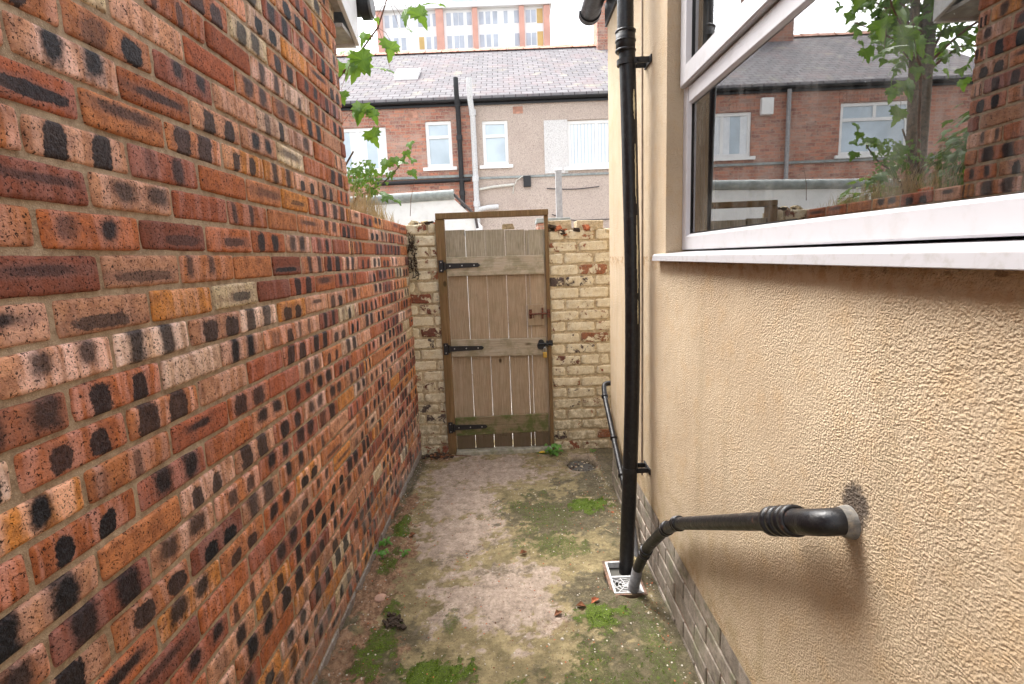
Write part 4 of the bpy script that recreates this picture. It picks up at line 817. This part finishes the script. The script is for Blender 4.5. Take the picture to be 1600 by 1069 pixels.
# skylight on the slates
sk = MB(); sl_ = (RZ - EZ) / (RY - TY + .16)
def rp(x, y, dz): return (x, y, EZ + .07 + (y - TY + .16) * sl_ + dz)
ya, yb = 13.72, 14.28; xa, xb = -2.66, -2.08
sk.hexa([rp(xa, ya, -.02), rp(xb, ya, -.02), rp(xb, yb, -.02), rp(xa, yb, -.02), rp(xa, ya, .09), rp(xb, ya, .09), rp(xb, yb, .09), rp(xa, yb, .09)]); so = sk.build('skylight', MT['white_paint'], T1)
sk = MB(); sk.hexa([rp(xa + .06, ya + .06, .085), rp(xb - .06, ya + .06, .085), rp(xb - .06, yb - .06, .085), rp(xa + .06, yb - .06, .085), rp(xa + .06, ya + .06, .095), rp(xb - .06, ya + .06, .095), rp(xb - .06, yb - .06, .095), rp(xa + .06, yb - .06, .095)]); sk.build('pane', MT['far_glass'], so)
# chimneys
def chimney(T, x, wd):
    c = MB(); c.box(x - wd, x + wd, RY - .35, RY + .35, RZ - .6, RZ + 1.15); c.box(x - wd - .05, x + wd + .05, RY - .40, RY + .40, RZ + 1.151, RZ + 1.32); o = c.build('chimney', MT['terrace'], T)
    for k in (-.5, .5):
        c = MB(); c.tube([(x + wd * k, RY, RZ + 1.3), (x + wd * k, RY, RZ + 1.42), (x + wd * k, RY, RZ + 1.62), (x + wd * k, RY, RZ + 1.66)], [.13, .11, .10, .12], 14); c.build('chimney_pot', MT['ridge'], o)
chimney(T2, 3.15, .5); chimney(T1, -5.9, .55)
# soil pipes on the wall
v = MB(); v.tube([(-1.03, TY - .10, 0), (-1.03, TY - .10, EZ - .22), (-1.03, TY - .30, EZ + .1), (-1.03, TY - .30, EZ + .42)], .055, 14)
for z in (1.5, 3.0, 4.2, 4.9): v.tube([(-1.03, TY - .10 - (.05 if z > 4.8 else 0), z - .05), (-1.03, TY - .10 - (.05 if z > 4.8 else 0), z + .05)], .07, 14)
v.build('soil_pipe', MT['iron'], T1)
v = MB(); v.tube([(-.71, TY - .12, 0), (-.71, TY - .12, EZ - .34), (-.74, TY - .30, EZ - .02), (-.745, TY - .30, EZ + .40)], .062, 14)
for z in (2.75, 3.3, 4.72): v.tube([(-.71, TY - .12, z - .06), (-.71, TY - .12, z + .06)], .078, 14)
v.build('soil_pipe', MT['white_pvc'], T2)
v = MB(); v.tube([(-.68, TY - .12, 2.62), (-.45, TY - .12, 2.66), (-.22, TY - .10, 2.67)], .055, 12); v.build('waste_pipe', MT['white_pvc'], T2)
v = MB(); v.tube([(-.66, TY - .06, 3.07), (-.3, TY - .05, 3.12), (.15, TY - .05, 3.15)], .03, 8); v.build('conduit', MT['pale_cable'], T2)
v = MB(); v.tube([(.12, TY - .03, 2.95), (.14, TY - .04, 3.10), (.22, TY - .04, 3.25), (.36, TY - .04, 3.33)], .012, 6); v.build('cable', MT['pale_cable'], T2)
v = MB(); v.tube([(1.0 + i * .18, TY - .03, 2.46 - .16 * math.sin(min(1, i / 3) * 1.57) + (.0)) for i in range(12)], .012, 6); v.build('cable', MT['cable'], T2)
v = MB(); v.tube([(.9 + i * .1, TY - .03, 3.04 - .04 * math.sin(i / 12 * 3.1)) for i in range(13)], .012, 6); v.build('cable', MT['cable'], T2)
v = MB(); v.box(.37, .54, TY - .08, TY - .002, 3.09, 3.33); v.build('meter_box', MT['iron'], T2, .01)
v = MB(); v.box(-4.42, -4.15, TY - .12, TY - .002, 4.42, 4.78); v.build('alarm_box', MT['white_paint'], T1, .02)
v = MB(); v.tube([(-4.75, TY - .1, 0), (-4.75, TY - .1, EZ - .05)], .045, 12); v.build('downpipe', MT['grey_post'], T1)
# ------------------------------------------------------------------ tower block
TW = thing('tower_block', (-5, 77, 0), 'tall white tower block with terracotta columns rising behind the slate roof', 'tower block')
ty = 77; cols = [(-16.75, -15.95), (-8.75, -7.75), (-3.85, -3.15), (2.45, 3.15), (5.75, 6.6)]
m = MB(); m.box(-16.75, 6.6, ty + .3, ty + 14, 0, 34.7); m.build('wall', MT['tower_wall'], TW)
for a, b in cols: m = MB(); m.box(a, b, ty - .15, ty + .29, 0, 34.65); m.build('column', MT['tower_brick_hazed'], TW)
m = MB(); m.box(-17.1, 6.9, ty - .35, ty + 14.3, 34.71, 35.3); m.build('parapet', MT['tower_wall'], TW)
m = MB(); m.box(-8.2, -3.1, ty + 2, ty + 9, 35.31, 39.0); m.box(-8.4, -2.9, ty + 1.9, ty + 9.1, 36.6, 36.85); m.build('plant_room', plain('pale_blue_cladding', (.55, .65, .70), .5, .05, 1), TW)
proto = None
def twin(x, zc, wd=.85, och=False, h=1.55):
    m = MB(); m.box(x, x + wd, ty + .262, ty + .30, zc - h / 2, zc + h / 2); o = m.build('window', MT['tower_ochre'] if och else MT['tower_glass_hazed'], TW); return o
for r_i in range(6):
    zc = 33.5 - r_i * 2.85
    for xs in ([-15.7, -14.6, -13.6, -11.2, -10.2, -9.2], [-7.35, -6.4, -5.7, -4.6], [-2.95, -2.05, -1.1], [-.2 + 2.0], [3.35, 4.1]):
        for x in xs: twin(x, zc, .62 if x not in (-11.2,) else .7, och=(x in (-11.2,) and r_i % 2 == 1) or (x == 4.1 and False))
    twin(4.85, zc, .8, True, 1.8)
    twin(.4, zc, .5) if r_i % 2 == 0 else None
# ------------------------------------------------------------------ yard things between the gate and the terrace
SH = thing('white_outhouse', (-1.7, 7, 0), 'whitewashed outhouse with grey coping standing just behind the gate', 'outhouse')
m = MB(); m.prism([(-3.4, 0), (-.42, 0), (-.42, 2.02), (-.68, 2.27), (-3.4, 2.20)], 'y', 6.9, 8.6); m.build('wall', MT['white_wall'], SH)
m = MB(); m.tube([(-3.42, 6.90, 2.25), (-.68, 6.90, 2.33)], .062, 12); m.build('coping', MT['grey_coping'], SH)
m = MB(); m.tube([(-.68, 6.88, 2.33), (-.42, 6.88, 2.06), (-.40, 6.88, 1.9)], .018, 8); m.build('edge_trim', MT['cable'], SH)
m = MB(); m.box(.64, .72, 7.2, 7.28, 0, 2.62); m.prism([(7.195, 2.621), (7.285, 2.621), (7.24, 2.66)], 'x', .635, .725)
tag(m.build('grey_post', MT['grey_post']), 'tall grey square post standing behind the gate', 'post')
m = MB(); m.box(.30, .62, 5.6, 5.85, 0, 1.86, 0, .01); m.box(.28, .64, 5.58, 5.87, 1.861, 1.90, 1, .008)
tag(m.build('brick_pier', [MT['terrace'], MT['grey_coping']], None, .006), 'dark weathered brick pier seen over the gate boards', 'pier')
m = MB(); m.box(-.09, .05, 4.30, 4.42, 0, 1.755, 0, .004); 
m2 = MB(); m2.hexa([(-.055, 4.02, 1.727), (.045, 4.02, 1.727), (.04, 4.07, 1.727), (-.05, 4.07, 1.727), (-.05, 4.025, 1.765), (.03, 4.025, 1.768), (.03, 4.065, 1.766), (-.045, 4.065, 1.764)])
tag(m2.build('mortar_lump', MT['mortar_old'], None, .006), 'pale lump of mortar resting on top of the gate boards', 'mortar')
# ------------------------------------------------------------------ foliage
LOBE = [(0, 0), (.10, -.02), (.30, -.16), (.30, -.02), (.52, .02), (.40, .14), (.50, .30), (.34, .30), (.36, .46), (.20, .40), (.22, .58), (.13, .66), (.12, .80), (0, 1.0)]
OUTL = LOBE + [(-x, y) for x, y in LOBE[::-1][1:-1]]
def leaf(mb, c, size, R, face=None, mi=0, droop=.25):
    """sycamore leaf: c stalk end, tip direction roughly outward and down"""
    f = Vector(face) if face else Vector((R.uniform(-.6, .6), -1, R.uniform(-.3, .9))); f.normalize()
    tip = Vector((R.uniform(-.7, .7), R.uniform(-.4, .2), -1)); tip = (tip - f * tip.dot(f)).normalized(); sd_ = f.cross(tip)
    vs = []
    for (x, y) in OUTL:
        x += R.uniform(-.02, .02); r2 = abs(x); vs.append(Vector(c) + (sd_ * x * 1.05 + tip * y + f * (-.35 * r2 * r2 * 2 + .10 * y - droop * y * y + .12 * r2)) * size)
    m0 = Vector(c) + (tip * .38 + f * (.02)) * size; n = len(vs); vs.append(m0)
    mb.add(vs, [(n, i, (i + 1) % n) for i in range(n)], mi)
TR = thing('sycamore_tree', (-2.05, 4.6, 0), 'young sycamore tree whose branches reach round the left brick gable', 'tree')
tk = MB(); R = random.Random(8)
tk.tube([(-2.05, 4.6, -.02), (-2.07, 4.58, 1), (-2.0, 4.62, 2.0), (-1.98, 4.6, 3.2), (-2.05, 4.6, 4.6), (-2.0, 4.6, 5.6)], [.075, .068, .062, .055, .035, .012], 12)
tk.tube([(-2.05, 4.6, .3), (-1.95, 4.55, 1.2), (-1.86, 4.5, 2.2), (-1.80, 4.5, 3.3), (-1.75, 4.5, 4.4)], [.05, .045, .04, .032, .015], 12); tk.build('trunk', MT['bark'], TR)
bm_ = MB(); fl = MB()
def branch(p0, p1, r0, n=7, sag=.1):
    p0, p1 = Vector(p0), Vector(p1); pts = []
    for i in range(n):
        t = i / (n - 1); p = p0.lerp(p1, t); p.z += math.sin(t * math.pi) * sag; p += Vector((R.uniform(-.01, .01), R.uniform(-.01, .01), R.uniform(-.01, .01))) * (0 if i in (0, n - 1) else 1); pts.append(p)
    bm_.tube(pts, [r0 * (1 - .75 * i / (n - 1)) for i in range(n)], 7); return pts
# crown, kept behind the gable
for i in range(46):
    z = R.uniform(2.55, 5.4); a = R.uniform(0, 6.28); L_ = R.uniform(.4, 1.05) * (1 - (z - 2) / 6); base = (-2.03, 4.6, z - .25); tip = (max(-3.2, min(-1.45, -2.05 + L_ * math.cos(a))), 4.6 + L_ * math.sin(a) * .9, z + R.uniform(-.1, .3))
    pts = branch(base, tip, .012)
    for p in pts[2:]:
        for k in range(8):
            q = Vector(p) + Vector((R.gauss(0, .09), R.gauss(0, .09), R.gauss(0, .08)))
            if q.x < -1.40: leaf(fl, q, R.uniform(.055, .12), R, (R.uniform(-1, 1), R.uniform(-1, .4), R.uniform(.1, 1)))
# the spray that leans out past the corner of the gable (seen against the roofs)
main = [Vector((-2.0, 4.6, 2.1)), Vector((-1.5, 3.95, 2.35)), Vector((-1.05, 3.35, 2.54)), Vector((-.80, 3.15, 2.66)), Vector((-.66, 3.06, 2.76)), Vector((-.585, 3.0, 2.88)), Vector((-.56, 2.98, 2.97)), Vector((-.55, 2.97, 3.03))]
bm_.tube(main, [.012, .010, .008, .0055, .0045, .0035, .0025, .0018], 7)
def tw(a, b_, r=.0016): a, b_ = Vector(a), Vector(b_); m_ = (a + b_) / 2 + Vector((R.uniform(-.01, .01), 0, R.uniform(.0, .02))); bm_.tube([a, m_, b_], [r * 1.3, r, r * .8], 5)
H0 = EYE
def AT(x, y, Yd): r_ = CR @ np.array([x - 800, y - 534.5, F_PX]); r_ = r_ / r_[1] * Yd; return Vector((r_[0], r_[1], r_[2] + EYE))
spray = [  # photo x, y of the leaf's stalk end, depth, size, facing, parent point
 ((636, 14), 2.97, .10, (-.5, -.7, .3), 6), ((650, 12), 2.9, .115, (.5, -.9, .2), 7), ((678, 6), 2.85, .12, (.1, -.3, 1), 7), ((572, 52), 3.1, .085, (-.2, -1, .3), 3), ((610, 64), 3.05, .12, (.6, -.9, .2), 4),
 ((560, 80), 3.1, .14, (.3, -1, .2), 3), ((566, 92), 3.12, .15, (-.2, -1, .1), 3), ((552, 96), 3.15, .12, (-.5, -1, .3), 3), ((534, 98), 3.25, .13, (.2, -1, .3), 2), ((540, 78), 3.2, .09, (.0, -.6, .8), 2), ((588, 28), 3.0, .035, (.4, -.9, 0), 5), ((624, 44), 3.0, .045, (0, -.5, 1), 5), ((640, 46), 3.0, .04, (.6, -.5, 1), 5),
 ((610, 110), 3.0, .11, (.3, -.25, 1), 4), ((534, 143), 3.2, .085, (.2, -1, .4), 2),
 ((566, 162), 3.1, .13, (-.1, -1, .35), 2), ((580, 172), 3.1, .09, (.6, -.9, .3), 2), ((578, 204), 3.05, .105, (.05, -1, .1), 2), ((556, 172), 3.1, .08, (-.6, -1, .3), 2)]
tw(AT(560, 60, 3.05), AT(533, 140, 3.2)); tw(main[4], AT(610, 110, 3.0), .0012); tw(AT(530, 200, 3.25), AT(566, 164, 3.1), .0012)
for (px, Yd, sz, fc, pi_) in spray:
    c = AT(px[0], px[1], Yd); leaf(fl, c, sz, R, fc)
    if pi_ >= 3: tw(main[pi_], c, .0011)
tw(AT(566, 164, 3.1), AT(579, 205, 3.05), .001)
# sapling growing behind the low wall, lower spray
sap = [AT(548, 330, 3.3), AT(556, 310, 3.3), AT(575, 300, 3.2), AT(600, 285, 3.15), AT(622, 262, 3.1), AT(634, 238, 3.1)]
SPL = thing('sycamore_sapling', tuple(sap[0]), 'bright green sycamore sapling sprouting over the low brick wall', 'sapling')
sb = MB(); s0 = sap[0].copy(); s0.x = -1.05; s0.z = 0.0; sb.tube([s0, Vector((-1.04, 3.32, 1.2))] + sap, [.016, .012, .010, .008, .006, .004, .003, .002], 8)
sb.tube([sap[1], AT(566, 318, 3.25), AT(572, 300, 3.2)], [.006, .005, .003], 6); sb.tube([AT(540, 258, 3.3), AT(552, 237, 3.25)], [.006, .005], 6); sb.build('stem', MT['bark'], SPL)
sf = MB()
for (x, y, Yd, sz, fc) in ((634, 236, 3.1, .055, (.3, -1, .4)), (640, 222, 3.1, .06, (-.4, -.8, .6)), (628, 246, 3.1, .05, (-.6, -1, .4)), (646, 248, 3.1, .05, (.5, -.7, .8)), (606, 250, 3.15, .095, (-.2, -1, .5)), (616, 246, 3.12, .07, (.5, -.8, .5)), (632, 252, 3.1, .065, (.2, -.5, 1)), (612, 268, 3.12, .055, (-.5, -.9, .3)), (642, 266, 3.1, .065, (.3, -.8, .5)), (556, 262, 3.2, .085, (0, -1, .5)), (548, 266, 3.25, .06, (-.4, -1, .6)), (583, 296, 3.15, .075, (.2, -.9, .4)), (606, 303, 3.12, .09, (.5, -.6, .8)), (620, 312, 3.1, .05, (.5, -.6, .8)), (552, 290, 3.2, .07, (-.2, -1, .3)), (600, 310, 3.1, .05, (.2, -.6, .9))):
    leaf(sf, AT(x, y, Yd), sz, R, fc)
for i in range(150):
    leaf(sf, AT(R.gauss(572, 13), R.gauss(278, 13), R.uniform(3.0, 3.3)), R.uniform(.016, .032), R, (R.uniform(-1, 1), -1, R.uniform(0, 1)))
sf.build('foliage', MT['leaf'], SPL, fix=False)
bm_.build('branches', MT['twig'], TR); fl.build('crown', MT['leaf'], TR, fix=False)
# dense shrubs behind the low wall (seen mirrored in the window)
def shrub(name, label, cx, cy, rx, ry, z0, z1, n, mat, seed):
    R2 = random.Random(seed); T = thing(name, (cx, cy, 0), label, 'shrub'); st_ = MB(); fo = MB()
    for i in range(14):
        a = R2.uniform(0, 6.28); tp = (cx + rx * .8 * math.cos(a) * R2.random(), cy + ry * .8 * math.sin(a) * R2.random(), R2.uniform(z0 + .5 * (z1 - z0), z1)); st_.tube([(cx + R2.uniform(-.08, .08), cy + R2.uniform(-.08, .08), 0), ((cx + tp[0]) / 2, (cy + tp[1]) / 2, z0 * .7), tp], [.014, .010, .004], 6)
    st_.build('stems', MT['bark'], T)
    for i in range(n):
        a = R2.uniform(0, 6.28); b_ = R2.uniform(-1, 1); rr = (.55 + .45 * R2.random()) * (1 + .25 * math.sin(3 * a + seed) * math.cos(2 * b_)); h = math.sqrt(1 - b_ * b_)
        leaf(fo, (cx + rx * rr * h * math.cos(a), cy + ry * rr * h * math.sin(a), (z0 + z1) / 2 + (z1 - z0) / 2 * b_ * rr), R2.uniform(.045, .085), R2, (math.cos(a) * h + R2.uniform(-.5, .5), math.sin(a) * h + R2.uniform(-.5, .5), b_ + R2.uniform(0, 1)))
    fo.build('foliage', MT['leaf_dark'] if mat else MT['leaf'], T, fix=False)
shrub('leafy_shrub', 'dark green shrub mirrored in the window beside the brick gable', -1.55, 3.35, .42, .5, .9, 2.38, 1700, 1, 3)
shrub('leafy_shrub', 'yellow green shrub mirrored low in the middle of the window', -1.80, 4.75, .40, .5, .8, 2.15, 1100, 0, 4)
# dry grass on the wall top
dg = MB(); R = random.Random(31)
for i in range(520):
    x = R.uniform(WX - .20, WX - .015); y = R.choice((R.uniform(2.8, 3.9), R.gauss(3.2, .25))); z = LWT - .01; h = R.uniform(.04, .19) * (1.1 if y < 3.5 else .6); a = R.uniform(0, 6.28); lx, ly = .35 * h * math.cos(a), .35 * h * math.sin(a); w_ = .0011
    dg.add([(x - w_, y, z), (x + w_, y, z), (x + lx * .4 + w_, y + ly * .4, z + h * .6), (x + lx * .4 - w_, y + ly * .4, z + h * .6), (x + lx, y + ly, z + h)], [(0, 1, 2, 3), (3, 2, 4)])
tag(dg.build('dry_grass', MT['straw'], fix=False), 'straw coloured dry grass growing along the top of the low brick wall', 'grass', kind='stuff')
dg = MB(); dg.tube([AT(641, 338, 3.9), AT(642, 312, 3.88), AT(648, 280, 3.86)], [.0025, .002, .001], 5)
tag(dg.build('dry_stalk', MT['twig']), 'single thin dry stalk standing up from the low wall', 'stalk')
dg = MB(); R = random.Random(5); c = AT(553, 326, 2.95); dg.prism([(-.03, -.012), (.025, -.016), (.035, .004), (.0, .012), (-.028, .008)], 'y', 0, .05)
dg.v = [(a + c[0] - .02, b_ + c[1], d_ + LWT + .012) for a, b_, d_ in dg.v]; tag(dg.build('pot_shard', plain('orange_terracotta', (.62, .13, .04), .7), None, .003), 'orange terracotta pot shard on the low wall beside the gable', 'shard')
# ------------------------------------------------------------------ weeds, leaves, litter on the path
def weed(name, label, x, y, n, size, seed):
    R2 = random.Random(seed); T = thing(name, (x, y, gz(x, y)), label, 'weed'); s_ = MB(); f_ = MB()
    for i in range(n):
        a = R2.uniform(0, 6.28); L_ = R2.uniform(.3, 1) * size; z = gz(x, y) + R2.uniform(.25, .9) * size; tp = Vector((x + L_ * .7 * math.cos(a), y + L_ * .7 * math.sin(a), z)); s_.tube([(x, y, gz(x, y) - .004), (x + L_ * .3 * math.cos(a), y + L_ * .3 * math.sin(a), z * .6 + gz(x, y) * .4), tp], [.0012, .001, .0007], 5)
        leaf(f_, tp, R2.uniform(.3, .55) * size, R2, (R2.uniform(-.5, .5), R2.uniform(-.8, .0), 1))
    s_.build('stem', MT['weed'], T); f_.build('leaves', MT['weed'], T, fix=False)
weed('weed', 'leafy green weed at the foot of the gate post', .272, 3.90, 22, .085, 1)
weed('weed', 'small green weed at the foot of the left wall, farther of two', -.725, 2.62, 12, .05, 2)
weed('weed', 'small green weed at the foot of the left wall, nearer of two', -.715, 2.50, 12, .05, 3)
weed('weed', 'small bluish green weed growing out in the moss left of the bare concrete', -.607, 2.525, 9, .045, 4)
weed('weed', 'tiny green weed under the right hand brick wall beside the soil hole', .585, 3.92, 7, .035, 5)
def dead(name, label, cat, x, y, s, ang, mat, seed, curl=.5):
    R2 = random.Random(seed); m = MB(); n = 7; vs = []; z = gz(x, y) + .003
    for i in range(n):
        t = i / (n - 1); wd = .28 * math.sin(math.pi * min(.97, max(.03, t))) * R2.uniform(.8, 1.2)
        for k in (-1, -.4, .4, 1): vs.append(((t - .5) * s, k * wd * s, abs(k) ** 1.5 * curl * wd * s * 1.2 + .15 * s * (t - .5) ** 2 + R2.uniform(0, .02) * s))
    ca, sa_ = math.cos(ang), math.sin(ang); vs = [(x + a * ca - b_ * sa_, y + a * sa_ + b_ * ca, z + c) for a, b_, c in vs]
    m.add(vs, [(i * 4 + k, i * 4 + k + 1, (i + 1) * 4 + k + 1, (i + 1) * 4 + k) for i in range(n - 1) for k in range(3)]); o = m.build(name, mat, fix=False)
    sol = o.modifiers.new('thick', 'SOLIDIFY'); sol.thickness = .0008; tag(o, label, cat)
dead('dead_leaf', 'curled brown leaf in the middle of the path beside the dark moss patch', 'leaf', .01, 2.52, .045, .3, MT['dead'], 1, .9)
dead('dead_leaf', 'dark red leaf on bare concrete left of the nearest right hand moss', 'leaf', .148, 2.043, .045, .6, MT['dead'], 2, .8)
dead('dead_leaf', 'orange brown leaf above the nearest right hand moss patch', 'leaf', .317, 2.118, .05, .7, MT['red_rubble'], 3, .8)
dead('dead_leaf', 'brown leaf lying next to crumbs just left of the orange one', 'leaf', .250, 2.085, .045, -.2, MT['dead'], 4, .9)
dead('yellow_leaf', 'small yellow leaf on the threshold at the foot of the gate', 'leaf', .195, 3.925, .06, .1, MT['yellow'], 5, .3)
dead('dead_leaf', 'dark leaf at the edge of the concrete below the lone weed', 'leaf', -.60, 2.72, .045, .8, MT['dead'], 6, 1)
m = MB(); m.tube([(.47, 2.74, gz(.48, 2.72) + .004), (.505, 2.685, gz(.5, 2.7) + .006)], .0025, 6); tag(m.build('straw_stick', MT['straw']), 'pale straw stick lying left of the downpipe', 'stick')
m = MB(); R = random.Random(12)
for i in range(34): chip(m, -.561 + R.gauss(0, .022), 2.02 + R.gauss(0, .022), gz(-.561, 2.02) + R.uniform(0, .008), R.uniform(.005, .013), 0, .7)
tag(m.build('leaf_litter', MT['soil'], fix=False), 'dark heap of rotted leaf litter by the near left wall', 'litter', kind='stuff')
m = MB(); R = random.Random(13)
for i in range(90): x = R.gauss(-.62, .05); y = R.gauss(3.93, .025); chip(m, min(x, -.5), y, gz(-.62, 3.93) + R.uniform(0, .012), R.uniform(.006, .016), R.choice((0, 0, 1)), .5)
m.tube([(-.66, 3.90, .02), (-.5, 3.92, .016), (-.36, 3.90, .012)], .003, 6, 1); tag(m.build('twig_litter', [MT['soil'], MT['dead']], fix=False), 'brown twigs and dead leaves heaped in the corner below the gate pier', 'litter', kind='stuff')
m = MB(); R = random.Random(14)
for i in range(170): a = R.uniform(0, 6.28); r_ = math.sqrt(R.random()); x, y = .465 + .10 * r_ * math.cos(a), 3.70 + .12 * r_ * math.sin(a); chip(m, x, y, gz(x, y), R.uniform(.004, .011), R.choice((0, 0, 0, 1, 2)), .5)
tag(m.build('hole_debris', [MT['soil'], MT['dead'], MT['mortar_old']], fix=False), 'dark soil and bark chips filling the hole in the concrete by the gate', 'soil', kind='stuff')
m = MB(); R = random.Random(15)
def stone(name, label, x, y, s, mat, seed):
    import bmesh
    b = bmesh.new(); bmesh.ops.create_icosphere(b, subdivisions=3, radius=1); R2 = random.Random(seed); ph = [R2.uniform(0, 6) for _ in range(3)]
    for v_ in b.verts: k = 1 + .18 * math.sin(3 * v_.co.x + ph[0]) + .15 * math.sin(4 * v_.co.y + ph[1]); v_.co = Vector((v_.co.x * s * k + x, v_.co.y * s * .7 * k + y, v_.co.z * s * .32 * k + gz(x, y) + s * .12))
    me = bpy.data.meshes.new(name); b.to_mesh(me); b.free(); me.materials.append(mat); me.polygons.foreach_set('use_smooth', [True] * len(me.polygons)); o = bpy.data.objects.new(name, me); COL.objects.link(o); tag(o, label, 'stone')
stone('stone', 'smooth pinkish stone set in the soil by the left wall', -.650, 2.18, .032, plain('pink_stone', (.42, .26, .19), .8, .2, 40, bump=.002), 1)
stone('stone', 'small white pebble by the left wall toward the gate', -.645, 3.13, .010, MT['pebble_lt'], 2)
stone('stone', 'small pale pebble in front of the nearest right hand moss', .15, 1.90, .009, MT['pebble_lt'], 3)
stone('stone', 'tiny red fragment on the path left of the downpipe', .548, 2.93, .012, MT['red_rubble'], 4)
